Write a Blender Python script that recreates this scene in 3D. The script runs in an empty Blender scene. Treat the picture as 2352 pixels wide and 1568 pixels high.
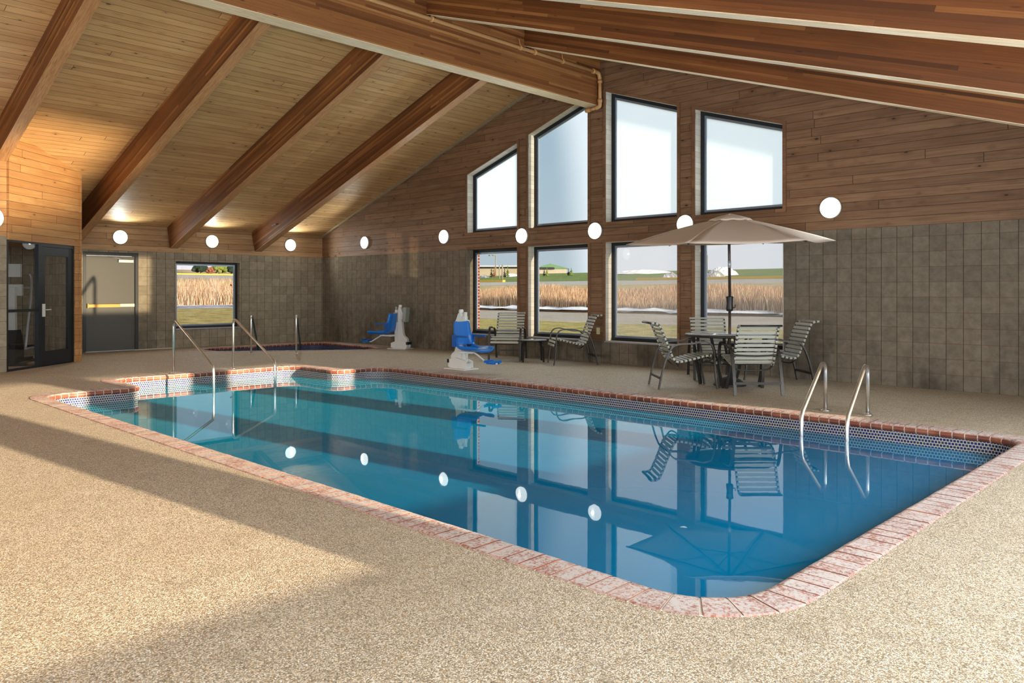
import bpy, bmesh, math, random
from mathutils import Vector, Matrix, geometry
random.seed(7)
PI = math.pi
sc = bpy.context.scene
COL = sc.collection

# ------------------------------------------------------------------ helpers
def L(r, g, b):
    def f(c):
        c /= 255.0
        return c / 12.92 if c <= 0.04045 else ((c + 0.055) / 1.055) ** 2.4
    return (f(r), f(g), f(b), 1.0)

class MB:
    """collects geometry, builds ONE mesh object; UVs in metres by face direction"""
    def __init__(s):
        s.v = []; s.f = []; s.m = []; s.uv = []; s.sm = []
    def face(s, idx, mat=0, uv=None, smooth=False):
        s.f.append(tuple(idx)); s.m.append(mat); s.uv.append(uv); s.sm.append(smooth)
    def add(s, vs):
        n = len(s.v); s.v += [Vector(p) for p in vs]; return n
    def box(s, x0, x1, y0, y1, z0, z1, mat=0, M=None):
        P = [(x0,y0,z0),(x1,y0,z0),(x1,y1,z0),(x0,y1,z0),(x0,y0,z1),(x1,y0,z1),(x1,y1,z1),(x0,y1,z1)]
        if M: P = [M @ Vector(p) for p in P]
        n = s.add(P)
        for q in ((0,3,2,1),(4,5,6,7),(0,1,5,4),(1,2,6,5),(2,3,7,6),(3,0,4,7)):
            s.face([n+i for i in q], mat)
        return s
    def rbox(s, x0, x1, y0, y1, z0, z1, r, mat=0, M=None, seg=3):
        """box rounded in the xz outline, extruded along y"""
        P = []
        for cx, cz, a0 in ((x1-r,z1-r,0),(x0+r,z1-r,90),(x0+r,z0+r,180),(x1-r,z0+r,270)):
            for k in range(seg+1):
                a = math.radians(a0+90*k/seg); P.append((cx+r*math.cos(a), cz+r*math.sin(a)))
        s.prism([(a, b) for a, b in P], lambda a, b, d: (a, d, b), y0, y1, mat, M); return s
    def prism(s, poly, fn, d0, d1, mat=0, M=None, smooth=False):
        n = len(poly)
        A = [Vector(fn(a, b, d0)) for a, b in poly]; B = [Vector(fn(a, b, d1)) for a, b in poly]
        if M: A = [M @ p for p in A]; B = [M @ p for p in B]
        k = s.add(A + B)
        s.face([k+i for i in range(n)][::-1], mat); s.face([k+n+i for i in range(n)], mat)
        for i in range(n):
            j = (i+1) % n
            s.face((k+i, k+j, k+n+j, k+n+i), mat, None, smooth)
        return s
    def ring(s, inner, outer, fn, d0, d1, mat=0):
        n = len(inner)
        k = s.add([fn(a,b,d0) for a,b in inner]+[fn(a,b,d0) for a,b in outer]+[fn(a,b,d1) for a,b in inner]+[fn(a,b,d1) for a,b in outer])
        for i in range(n):
            j = (i+1) % n
            s.face((k+i,k+j,k+n+j,k+n+i), mat); s.face((k+2*n+i,k+3*n+i,k+3*n+j,k+2*n+j), mat)
            s.face((k+i,k+2*n+i,k+2*n+j,k+j), mat); s.face((k+n+i,k+n+j,k+3*n+j,k+3*n+i), mat)
        return s
    def tube(s, pts, r, seg=10, mat=0, caps=True, M=None, rect=None, up=None, smooth=True):
        pts = [Vector(p) for p in pts]
        n = len(pts); R = r if isinstance(r, (list, tuple)) else [r]*n
        T = []
        for i in range(n):
            a = pts[max(i-1,0)]; b = pts[min(i+1,n-1)]; T.append((b-a).normalized())
        U = Vector(up) if up else None
        if U is None:
            U = Vector((0,0,1)) if abs(T[0].z) < .9 else Vector((1,0,0))
        rings = []
        for i in range(n):
            t = T[i]; x = (U - t*U.dot(t))
            if x.length < 1e-5: x = t.orthogonal()
            x.normalize(); y = t.cross(x)
            if not up: U = x
            ring = []
            if rect:
                w, h = rect[0]/2, rect[1]/2
                for a, b in ((w,h),(-w,h),(-w,-h),(w,-h)): ring.append(pts[i] + x*a + y*b)
            else:
                for k in range(seg):
                    an = 2*PI*k/seg; ring.append(pts[i] + x*(R[i]*math.cos(an)) + y*(R[i]*math.sin(an)))
            rings.append(ring)
        m = len(rings[0]); vs = [p for rg in rings for p in rg]
        if M: vs = [M @ p for p in vs]
        k = s.add(vs)
        for i in range(n-1):
            for j in range(m):
                q = (j+1) % m
                s.face((k+i*m+j, k+i*m+q, k+(i+1)*m+q, k+(i+1)*m+j), mat, None, smooth and not rect)
        if caps:
            s.face([k+j for j in range(m)][::-1], mat); s.face([k+(n-1)*m+j for j in range(m)], mat)
        return s
    def lathe(s, prof, seg=24, mat=0, c=(0,0,0), M=None, smooth=True):
        c = Vector(c); vs = []
        for r, z in prof:
            for k in range(seg):
                a = 2*PI*k/seg; vs.append(c + Vector((r*math.cos(a), r*math.sin(a), z)))
        if M: vs = [M @ p for p in vs]
        k = s.add(vs); n = len(prof)
        for i in range(n-1):
            for j in range(seg):
                q = (j+1) % seg
                s.face((k+i*seg+j, k+i*seg+q, k+(i+1)*seg+q, k+(i+1)*seg+j), mat, None, smooth)
        s.face([k+j for j in range(seg)][::-1], mat); s.face([k+(n-1)*seg+j for j in range(seg)], mat)
        return s
    def ball(s, c, r, mat=0, seg=10, rings=6, sq=(1,1,1)):
        c = Vector(c); vs = []
        for i in range(1, rings):
            th = PI*i/rings
            for k in range(seg):
                a = 2*PI*k/seg
                vs.append(c+Vector((r*math.sin(th)*math.cos(a)*sq[0], r*math.sin(th)*math.sin(a)*sq[1], r*math.cos(th)*sq[2])))
        k0 = s.add(vs + [c+Vector((0,0,r*sq[2])), c-Vector((0,0,r*sq[2]))]); nt = k0+(rings-1)*seg
        for i in range(rings-2):
            for j in range(seg):
                q = (j+1) % seg
                s.face((k0+i*seg+j, k0+(i+1)*seg+j, k0+(i+1)*seg+q, k0+i*seg+q), mat, None, True)
        for j in range(seg):
            q = (j+1) % seg
            s.face((nt, k0+j, k0+q), mat, None, True)
            s.face((nt+1, k0+(rings-2)*seg+q, k0+(rings-2)*seg+j), mat, None, True)
        return s
    def build(s, name, mats, parent=None, recalc=True, world=None):
        me = bpy.data.meshes.new(name)
        me.from_pydata([tuple(p) for p in s.v], [], s.f)
        if not isinstance(mats, (list, tuple)): mats = [mats]
        for m in mats: me.materials.append(m)
        me.polygons.foreach_set('material_index', s.m)
        me.polygons.foreach_set('use_smooth', s.sm)
        me.update()
        if recalc:
            bm = bmesh.new(); bm.from_mesh(me); bmesh.ops.recalc_face_normals(bm, faces=bm.faces); bm.to_mesh(me); bm.free(); me.update()
        uvl = me.uv_layers.new(name='UVMap'); d = uvl.data
        Z = Vector((0,0,1))
        for p in me.polygons:
            uv = s.uv[p.index] if not recalc or s.uv[p.index] is None else s.uv[p.index]
            if uv is not None:
                mp = {s.f[p.index][i]: uv[i] for i in range(len(uv))}
                for li in p.loop_indices: d[li].uv = mp[me.loops[li].vertex_index]
                continue
            n = p.normal
            if abs(n.z) > .97: t = Vector((1,0,0)); b = Vector((0,1,0))
            else:
                t = Z.cross(n).normalized(); b = n.cross(t)
            for li in p.loop_indices:
                co = me.vertices[me.loops[li].vertex_index].co
                d[li].uv = (co.dot(t), co.dot(b))
        o = bpy.data.objects.new(name, me); COL.objects.link(o)
        if parent: o.parent = parent
        if world: o.matrix_world = world
        return o

def tag(o, label=None, cat=None, group=None, kind=None):
    if label: o['label'] = label
    if cat: o['category'] = cat
    if group: o['group'] = group
    if kind: o['kind'] = kind
    return o
def empty(name, loc=(0,0,0), rz=0.0, label=None, cat=None, group=None):
    o = bpy.data.objects.new(name, None); COL.objects.link(o); o.empty_display_size = .1
    o.location = loc; o.rotation_euler = (0,0,rz); return tag(o, label, cat, group)
def copy_tree(o, parent=None):
    c = o.copy(); COL.objects.link(c)
    if parent: c.parent = parent
    for ch in list(o.children): copy_tree(ch, c)
    return c
def face_dir(dx, dy):      # rotation so that local +y looks along (dx,dy)
    return math.atan2(dy, dx) - PI/2
def arc(c, r, a0, a1, n, f):
    return [f(c[0]+r*math.cos(math.radians(a0+(a1-a0)*k/n)), c[1]+r*math.sin(math.radians(a0+(a1-a0)*k/n))) for k in range(n+1)]
def catmull(P, sub=5):
    P = [Vector(p) for p in P]; out = []
    for i in range(len(P)-1):
        a = P[max(i-1,0)]; b = P[i]; c = P[i+1]; d = P[min(i+2,len(P)-1)]
        for k in range(sub):
            t = k/sub
            out.append(.5*((2*b)+(c-a)*t+(2*a-5*b+4*c-d)*t*t+(3*b-a-3*c+d)*t**3))
    out.append(P[-1]); return out

# ------------------------------------------------------------------ node DSL
class NT:
    def __init__(s, name):
        s.mat = bpy.data.materials.new(name); s.mat.use_nodes = True
        s.nt = s.mat.node_tree; s.nt.nodes.clear()
        s.out = s.nt.nodes.new('ShaderNodeOutputMaterial')
    def n(s, t): return s.nt.nodes.new(t)
    def put(s, sock, v):
        if isinstance(v, bpy.types.NodeSocket): s.nt.links.new(v, sock)
        elif v is not None:
            if hasattr(sock, 'default_value'):
                dv = sock.default_value
                if hasattr(dv, '__len__') and not hasattr(v, '__len__'): v = [v]*len(dv)
                if hasattr(dv, '__len__') and len(v) != len(dv): v = list(v)[:len(dv)] + [1.0]*(len(dv)-len(v))
                sock.default_value = v
    def m(s, op, a, b=None, c=None, clamp=False):
        x = s.n('ShaderNodeMath'); x.operation = op; x.use_clamp = clamp
        s.put(x.inputs[0], a); s.put(x.inputs[1], b)
        if c is not None: s.put(x.inputs[2], c)
        return x.outputs[0]
    def mix(s, f, a, b, mode='MIX'):
        x = s.n('ShaderNodeMix'); x.data_type = 'RGBA'; x.blend_type = mode
        s.put(x.inputs[0], f); s.put(x.inputs[6], a); s.put(x.inputs[7], b); return x.outputs[2]
    def ramp(s, f, stops, interp='LINEAR'):
        x = s.n('ShaderNodeValToRGB'); x.color_ramp.interpolation = interp
        e = x.color_ramp.elements
        while len(e) < len(stops): e.new(.5)
        for i, (p, c) in enumerate(stops):
            e[i].position = p; e[i].color = c if hasattr(c, '__len__') else (c,c,c,1)
        s.put(x.inputs[0], f); return x.outputs[0]
    def step(s, f, a, b):   # smooth 0..1
        x = s.n('ShaderNodeMapRange'); x.interpolation_type = 'SMOOTHSTEP'; x.clamp = True
        s.put(x.inputs[0], f); s.put(x.inputs[1], a); s.put(x.inputs[2], b); return x.outputs[0]
    def uv(s):
        x = s.n('ShaderNodeUVMap'); x.uv_map = 'UVMap'; return x.outputs[0]
    def pos(s): return s.n('ShaderNodeNewGeometry').outputs['Position']
    def obj(s): return s.n('ShaderNodeTexCoord').outputs['Object']
    def island(s): return s.n('ShaderNodeNewGeometry').outputs['Random Per Island']
    def orand(s): return s.n('ShaderNodeObjectInfo').outputs['Random']
    def sep(s, v):
        x = s.n('ShaderNodeSeparateXYZ'); s.put(x.inputs[0], v); return x.outputs
    def comb(s, a, b, c=0.0):
        x = s.n('ShaderNodeCombineXYZ'); s.put(x.inputs[0], a); s.put(x.inputs[1], b); s.put(x.inputs[2], c); return x.outputs[0]
    def noise(s, v, scale, detail=3, rough=.5, dist=0.0, color=False):
        x = s.n('ShaderNodeTexNoise'); s.put(x.inputs['Vector'], v); s.put(x.inputs['Scale'], scale)
        s.put(x.inputs['Detail'], detail); s.put(x.inputs['Roughness'], rough); s.put(x.inputs['Distortion'], dist)
        return x.outputs[1 if color else 0]
    def vor(s, v, scale, feature='F1', out='Distance', rnd=1.0):
        x = s.n('ShaderNodeTexVoronoi'); x.feature = feature; s.put(x.inputs['Vector'], v); s.put(x.inputs['Scale'], scale)
        if 'Randomness' in x.inputs: s.put(x.inputs['Randomness'], rnd)
        return x.outputs[out]
    def white(s, v):
        x = s.n('ShaderNodeTexWhiteNoise'); x.noise_dimensions = '3D'; s.put(x.inputs[0], v); return x.outputs[0]
    def bump(s, h, strength=.3, dist=.01):
        x = s.n('ShaderNodeBump'); s.put(x.inputs['Strength'], strength); s.put(x.inputs['Distance'], dist); s.put(x.inputs['Height'], h); return x.outputs[0]
    def pbr(s, col, rough=.5, metal=0.0, normal=None, spec=.5, **kw):
        x = s.n('ShaderNodeBsdfPrincipled')
        s.put(x.inputs['Base Color'], col); s.put(x.inputs['Roughness'], rough); s.put(x.inputs['Metallic'], metal)
        s.put(x.inputs['Specular IOR Level'], spec)
        if normal is not None: s.put(x.inputs['Normal'], normal)
        for k, v in kw.items(): s.put(x.inputs[k.replace('_', ' ')], v)
        s.nt.links.new(x.outputs[0], s.out.inputs[0]); return s.mat

def simple(name, col, rough=.5, metal=0.0, spec=.5, var=.12, scale=30, bump=0.0):
    t = NT(name); p = t.obj()
    n = t.noise(p, scale, 3)
    k = t.m('MULTIPLY_ADD', n, 2*var, 1-var)
    c = t.mix(1.0, col, t.comb(k, k, k), 'MULTIPLY')
    nm = t.bump(n, bump, .004) if bump else None
    return t.pbr(c, t.m('MULTIPLY_ADD', n, .12, rough-.06), metal, nm, spec)

# ------------------------------------------------------------------ materials
def planks(name, pitch, light, mid, dark, seam=.035, knots=1.0, seglen=2.6, stain=.5, phase=0.0, groove=1.0, vary=.5):
    t = NT(name); u, v, _ = t.sep(t.uv())
    vb = t.m('ADD', t.m('DIVIDE', v, pitch), phase)
    row = t.m('FLOOR', vb); fr = t.m('FRACT', vb)
    ro = t.white(t.comb(row, 3.7, 1.1))
    us = t.m('ADD', t.m('DIVIDE', u, seglen), t.m('MULTIPLY', ro, 7.3))
    seg = t.m('FLOOR', us); fu = t.m('FRACT', us)
    rb = t.white(t.comb(row, seg, 9.2))
    gv = t.comb(t.m('ADD', t.m('MULTIPLY', u, 1.6), t.m('MULTIPLY', rb, 40)), t.m('MULTIPLY', v, 46.0), rb)
    g = t.noise(gv, 1.0, 5, .6, .6)
    big = t.noise(t.comb(t.m('MULTIPLY', u, .8), t.m('MULTIPLY', v, 3.0), t.m('MULTIPLY', rb, 9.0)), 1.0, 3)
    c = t.mix(t.step(g, .3, .75), light, mid)
    c = t.mix(t.m('MULTIPLY', rb, vary), c, dark)
    c = t.mix(t.m('MULTIPLY', t.step(big, .45, .75), .45), c, dark)
    # knots
    kv = t.comb(t.m('ADD', t.m('MULTIPLY', u, 3.6), t.m('MULTIPLY', rb, 17)), t.m('MULTIPLY', v, 7.0), row)
    kd = t.vor(kv, 1.0); kc = t.sep(t.vor(kv, 1.0, 'F1', 'Color'))[0]
    size = t.m('MULTIPLY_ADD', kc, .09, .06)
    kn = t.m('MULTIPLY', t.m('SUBTRACT', 1.0, t.step(kd, t.m('MULTIPLY', size, .5), size)), t.m('GREATER_THAN', kc, .35))
    ring = t.m('MULTIPLY', t.m('SUBTRACT', 1.0, t.step(kd, size, t.m('MULTIPLY', size, 3.2))), .35)
    c = t.mix(t.m('MULTIPLY', ring, knots), c, dark)
    c = t.mix(t.m('MULTIPLY', kn, .85*knots), c, L(38,26,18))
    st = t.noise(t.comb(t.m('MULTIPLY', u, .7), t.m('MULTIPLY', v, .5), 2.0), 1.3, 5, .7)
    c = t.mix(t.m('MULTIPLY', t.step(st, .55, .8), stain), c, L(64,50,38))
    e = t.m('MINIMUM', fr, t.m('SUBTRACT', 1.0, fr))
    sl = t.m('SUBTRACT', 1.0, t.step(e, seam*.35, seam))
    eu = t.m('MULTIPLY', t.m('MINIMUM', fu, t.m('SUBTRACT', 1.0, fu)), seglen)
    jl = t.m('SUBTRACT', 1.0, t.step(eu, .002, .006))
    ln = t.m('MAXIMUM', sl, jl)
    wob = t.noise(t.comb(u, row, 4.0), 2.2, 2)
    c = t.mix(t.m('MULTIPLY', ln, t.m('MULTIPLY_ADD', wob, .8, .35)), c, L(34,22,15))
    h = t.m('SUBTRACT', t.m('MULTIPLY', g, .12), ln)
    return t.pbr(c, .55, 0, t.bump(h, .5*groove, .006), .35)

M = {}
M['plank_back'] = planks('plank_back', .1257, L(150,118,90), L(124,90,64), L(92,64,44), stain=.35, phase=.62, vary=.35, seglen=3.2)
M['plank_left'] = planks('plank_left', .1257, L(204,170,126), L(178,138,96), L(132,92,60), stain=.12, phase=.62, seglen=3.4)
M['plank_entry'] = planks('plank_entry', .1257, L(214,168,112), L(190,136,82), L(158,104,58), stain=.0, phase=.1, seglen=3.6, knots=.6)
M['plank_ceiling'] = planks('plank_ceiling', .1325, L(224,184,130), L(204,158,102), L(164,116,70), seam=.04, stain=.12, seglen=6.5, knots=.9, vary=.38)
M['casing'] = planks('casing', .6, L(150,112,82), L(122,86,60), L(90,62,42), stain=.5, knots=.8, seam=.0002)
M['jamb_white'] = planks('jamb_white', .09, L(226,222,212), L(214,208,196), L(190,180,160), stain=.25, knots=.25, seam=.02, groove=.5)
M['trim_pale'] = planks('trim_pale', .5, L(190,172,142), L(164,144,112), L(128,108,80), stain=.3, knots=.2, seam=.0002)

def glulam(name, light, mid, dark, dk=.5):
    t = NT(name); u, v, _ = t.sep(t.uv())
    o = t.orand()
    vb = t.m('DIVIDE', v, .038); row = t.m('FLOOR', vb); fr = t.m('FRACT', vb)
    ro = t.white(t.comb(row, t.m('MULTIPLY', o, 77.0), 1.1))
    us = t.m('ADD', t.m('DIVIDE', u, 2.9), t.m('MULTIPLY', ro, 5.0)); seg = t.m('FLOOR', us)
    rb = t.white(t.comb(row, seg, t.m('MULTIPLY', o, 31.0)))
    g = t.noise(t.comb(t.m('ADD', t.m('MULTIPLY', u, 1.1), t.m('MULTIPLY', rb, 30)), t.m('MULTIPLY', v, 50.0), rb), 1.0, 5, .62, 1.2)
    c = t.ramp(rb, [(0.0, dark), (.35, mid), (.75, mid), (1.0, light)])
    c = t.mix(t.m('MULTIPLY', t.step(g, .35, .75), .55), c, dark)
    kv = t.comb(t.m('ADD', t.m('MULTIPLY', u, 2.6), t.m('MULTIPLY', rb, 17)), t.m('MULTIPLY', v, 13.0), row)
    kd = t.vor(kv, 1.0); kc = t.sep(t.vor(kv, 1.0, 'F1', 'Color'))[0]
    kn = t.m('MULTIPLY', t.m('SUBTRACT', 1.0, t.step(kd, .05, .14)), t.m('GREATER_THAN', kc, .6))
    c = t.mix(t.m('MULTIPLY', kn, .8), c, L(40,22,12))
    big = t.noise(t.comb(t.m('MULTIPLY', u, .5), t.m('MULTIPLY', v, 2.5), o), 1.0, 3)
    c = t.mix(t.m('MULTIPLY', t.step(big, .4, .75), dk), c, dark)
    e = t.m('MINIMUM', fr, t.m('SUBTRACT', 1.0, fr))
    c = t.mix(t.m('MULTIPLY', t.m('SUBTRACT', 1.0, t.step(e, .0, .06)), .35), c, L(50,28,16))
    return t.pbr(c, .42, 0, t.bump(g, .12, .004), .4)
M['glulam'] = glulam('glulam', L(176,120,68), L(132,80,42), L(84,49,27))
M['glulam_ridge'] = glulam('glulam_ridge', L(196,146,92), L(158,106,62), L(106,64,37), .35)
def soffit(name, a, b):  # undersides paler than beam sides: light bounced off the pool, put into colour
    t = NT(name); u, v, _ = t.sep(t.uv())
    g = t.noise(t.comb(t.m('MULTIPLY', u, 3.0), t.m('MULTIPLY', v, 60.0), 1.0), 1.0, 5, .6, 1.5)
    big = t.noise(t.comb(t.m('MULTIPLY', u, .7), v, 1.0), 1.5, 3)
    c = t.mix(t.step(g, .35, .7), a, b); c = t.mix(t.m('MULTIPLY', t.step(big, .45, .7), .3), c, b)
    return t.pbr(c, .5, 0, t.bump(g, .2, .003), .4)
M['soffit_bounce_lit'] = soffit('soffit_bounce_lit', L(244,226,194), L(216,188,146))
M['soffit_brown'] = soffit('soffit_brown', L(198,150,104), L(160,112,70))

def blocks(name, a, b, stainamt):
    t = NT(name); u, v, _ = t.sep(t.uv()); P = .2032
    ub = t.m('ADD', t.m('DIVIDE', u, P), .38); vb = t.m('DIVIDE', v, P)
    fu = t.m('FRACT', ub); fv = t.m('FRACT', vb)
    rb = t.white(t.comb(t.m('FLOOR', ub), t.m('FLOOR', vb), 5.0))
    p3 = t.comb(u, v, 0.0)
    n = t.noise(p3, 9.0, 5, .65); c = t.mix(t.step(n, .25, .75), a, b)
    c = t.mix(t.m('MULTIPLY_ADD', rb, .42, -.12), c, L(84,76,64))
    sp = t.noise(p3, 260.0, 2); c = t.mix(t.m('MULTIPLY', t.step(sp, .58, .72), .5), c, L(48,42,35))
    c = t.mix(t.m('MULTIPLY', t.step(sp, .2, .36), -.3), c, L(190,185,170)) if False else c
    pits = t.vor(p3, 90.0); c = t.mix(t.m('MULTIPLY', t.m('SUBTRACT', 1.0, t.step(pits, .05, .2)), .5), c, L(40,34,28))
    st = t.noise(t.comb(t.m('MULTIPLY', u, .9), t.m('MULTIPLY', v, .45), 3.0), 1.4, 4, .65)
    low = t.m('SUBTRACT', 1.0, t.step(v, .1, 1.3))
    c = t.mix(t.m('MULTIPLY', t.m('MULTIPLY', t.step(st, .42, .68), low), stainamt), c, L(50,46,42))
    eu = t.m('MINIMUM', fu, t.m('SUBTRACT', 1.0, fu)); ev = t.m('MINIMUM', fv, t.m('SUBTRACT', 1.0, fv))
    lu = t.m('SUBTRACT', 1.0, t.step(eu, .012, .026)); lv = t.m('SUBTRACT', 1.0, t.step(ev, .012, .028))
    c = t.mix(t.m('MULTIPLY', lv, .6), c, L(112,84,62)); c = t.mix(t.m('MULTIPLY', lu, .75), c, L(52,38,28))
    h = t.m('SUBTRACT', t.m('MULTIPLY', t.m('ADD', sp, pits), .25), t.m('MAXIMUM', lu, lv))
    return t.pbr(c, .85, 0, t.bump(h, .5, .004), .25)
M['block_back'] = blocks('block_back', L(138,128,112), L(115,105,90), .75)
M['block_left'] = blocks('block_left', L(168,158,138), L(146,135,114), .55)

def aggregate():
    t = NT('pebble_deck'); p = t.pos(); x, y, z = t.sep(p); q = t.comb(x, y, 0.0)
    d = t.vor(q, 165.0); cc = t.sep(t.vor(q, 165.0, 'F1', 'Color'))
    c = t.ramp(cc[0], [(0.0, L(130,118,98)), (.2, L(178,164,138)), (.5, L(214,202,178)), (.78, L(230,218,196)), (.93, L(242,238,228)), (1.0, L(160,152,142))])
    c = t.mix(t.m('MULTIPLY', t.step(cc[1], .7, .9), .5), c, L(196,156,100))
    c = t.mix(t.m('MULTIPLY', t.step(d, .35, .75), .6), c, L(96,84,66))
    big = t.noise(q, .8, 5, .6); c = t.mix(t.m('MULTIPLY', t.step(big, .45, .7), .2), c, L(160,142,110))
    med = t.noise(q, 5.0, 4); c = t.mix(t.m('MULTIPLY', t.step(med, .5, .75), .22), c, L(110,98,80))
    return t.pbr(c, t.m('MULTIPLY_ADD', cc[2], .25, .42), 0, t.bump(t.m('SUBTRACT', 1.0, d), .6, .004), .45)
M['deck'] = aggregate()

def coping_brick():
    t = NT('coping_brick'); p = t.pos(); x, y, z = t.sep(p); r = t.island()
    n1 = t.noise(p, 60.0, 6, .72, .4); n2 = t.noise(p, 6.0, 3)
    red = t.mix(r, L(128,68,50), L(104,56,44)); red = t.mix(t.m('MULTIPLY', t.step(n2, .4, .7), .5), red, L(182,112,80))
    nz = t.sep(t.n('ShaderNodeNewGeometry').outputs['Normal'])[2]
    top = t.step(nz, .55, .95)
    s_ = t.m('ADD', t.m('ADD', t.m('MULTIPLY', n1, .85), t.m('MULTIPLY', n2, .22)), t.m('MULTIPLY', r, .04))
    white = t.m('MULTIPLY', t.step(s_, .44, .60), top); red = t.mix(t.m('MULTIPLY', top, .55), red, L(176,116,94))
    c = t.mix(t.m('MULTIPLY', white, .9), red, L(200,196,192))
    return t.pbr(c, t.m('MULTIPLY_ADD', top, .25, .35), 0, t.bump(n1, .35, .003), .4)
M['coping'] = coping_brick()
M['mortar'] = simple('mortar', L(212,204,192), .9, var=.15, scale=60, bump=.3)
def mosaic(nm='mosaic_tile', grout=L(214,206,178)):
    t = NT(nm); u, v, _ = t.sep(t.uv()); P = .0286
    vb = t.m('DIVIDE', v, P); row = t.m('FLOOR', vb)
    ub = t.m('ADD', t.m('DIVIDE', u, P), t.m('MULTIPLY', t.m('FRACT', t.m('MULTIPLY', row, .5)), 1.0))
    fu = t.m('FRACT', ub); fv = t.m('FRACT', vb)
    eu = t.m('MINIMUM', fu, t.m('SUBTRACT', 1.0, fu)); ev = t.m('MINIMUM', fv, t.m('SUBTRACT', 1.0, fv))
    e = t.m('MINIMUM', eu, ev); tl = t.step(e, .07, .11)
    rb = t.white(t.comb(t.m('FLOOR', ub), row, 1.0))
    tile = t.mix(rb, L(14,28,100), L(24,46,84)); tile = t.mix(t.m('GREATER_THAN', rb, .82), tile, L(34,54,72))
    c = t.mix(tl, grout, tile)
    return t.pbr(c, t.m('MULTIPLY_ADD', tl, -.3, .65), 0, t.bump(tl, .3, .002), .2)
M['mosaic'] = mosaic()
M['mosaic_dark'] = mosaic('mosaic_dark', L(130,134,138))
M['plaster'] = simple('pool_plaster', L(205,228,232), .7, var=.06, scale=3)
M['spa_plaster'] = simple('spa_plaster', L(120,130,140), .7, var=.06, scale=3)

def water(name, dens, col, body, murk):
    t = NT(name); p = t.pos()
    w = t.noise(p, 1.6, 2); w2 = t.noise(p, 9.0, 2)
    nm = t.bump(t.m('MULTIPLY_ADD', w2, .12, w), .02, .02)
    lw = t.n('ShaderNodeLayerWeight'); t.put(lw.inputs['Blend'], .5)
    f = t.m('MULTIPLY_ADD', t.m('POWER', lw.outputs['Facing'], 5.0), .95, .02, clamp=True)
    g = t.n('ShaderNodeBsdfGlossy'); t.put(g.inputs['Roughness'], .012); t.put(g.inputs['Color'], (1,1,1,1)); t.put(g.inputs['Normal'], nm)
    tr = t.n('ShaderNodeBsdfTransparent'); t.put(tr.inputs['Color'], (.97,.99,1,1))
    df = t.n('ShaderNodeBsdfDiffuse'); t.put(df.inputs['Color'], t.mix(t.step(t.sep(p)[0], -11.5, -3.5), (.004,.42,.68,1), (.0,.185,.40,1)) if body == 'pool' else body)  # left end brightened: sunlight on the water and depth tint put in colour
    mb = t.n('ShaderNodeMixShader'); t.put(mb.inputs[0], murk); t.nt.links.new(tr.outputs[0], mb.inputs[1]); t.nt.links.new(df.outputs[0], mb.inputs[2])
    mx = t.n('ShaderNodeMixShader'); t.put(mx.inputs[0], f)
    t.nt.links.new(mb.outputs[0], mx.inputs[1]); t.nt.links.new(g.outputs[0], mx.inputs[2])
    t.nt.links.new(mx.outputs[0], t.out.inputs[0])
    va = t.n('ShaderNodeVolumeAbsorption'); t.put(va.inputs['Density'], dens); t.put(va.inputs['Color'], col)
    t.nt.links.new(va.outputs[0], t.out.inputs[1])
    return t.mat
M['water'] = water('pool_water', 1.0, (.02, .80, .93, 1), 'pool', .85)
M['spa_water'] = water('spa_water', 1.6, (.1, .55, .72, 1), (.02, .06, .12, 1), .2)

def glass(name, fog=0.0, tint=(1,1,1,1), fcol=(1,1,1,1)):
    t = NT(name)
    lw = t.n('ShaderNodeLayerWeight'); t.put(lw.inputs['Blend'], .5)
    f = t.m('MULTIPLY_ADD', t.m('POWER', lw.outputs['Facing'], 5.0), .5, .03, clamp=True)
    g = t.n('ShaderNodeBsdfGlossy'); t.put(g.inputs['Roughness'], .01)
    tr = t.n('ShaderNodeBsdfTransparent'); t.put(tr.inputs['Color'], tint)
    mx = t.n('ShaderNodeMixShader'); t.put(mx.inputs[0], f)
    t.nt.links.new(tr.outputs[0], mx.inputs[1]); t.nt.links.new(g.outputs[0], mx.inputs[2])
    o = mx.outputs[0]
    if fog:
        u, v, _ = t.sep(t.uv())
        n = t.noise(t.comb(t.m('MULTIPLY', u, 1.0), t.m('MULTIPLY', v, .35), 0.0), 1.5, 2)
        ts = t.n('ShaderNodeBsdfTranslucent'); t.put(ts.inputs['Color'], fcol)
        m2 = t.n('ShaderNodeMixShader'); t.put(m2.inputs[0], t.m('MULTIPLY_ADD', n, .1*fog, fog*.93, clamp=True))
        t.nt.links.new(o, m2.inputs[1]); t.nt.links.new(ts.outputs[0], m2.inputs[2]); o = m2.outputs[0]
    t.nt.links.new(o, t.out.inputs[0]); return t.mat
M['glass'] = glass('clear_glass')
M['glass_tint'] = glass('tinted_glass', 0, (.60,.63,.64,1))
M['glass_low'] = glass('grey_glass', 0, (.60,.62,.63,1))
M['glass_haze'] = glass('hazed_glass', .06, (.55,.56,.57,1))
M['glass_left'] = glass('side_glass', 0, (.58,.58,.60,1))
M['glass_fog'] = glass('fogged_glass', .93, (1,1,1,1), (.64,.71,.78,1))
M['glass_table'] = simple('table_glass', L(176,184,188), .12, 0, 1.0, var=.04)

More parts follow.
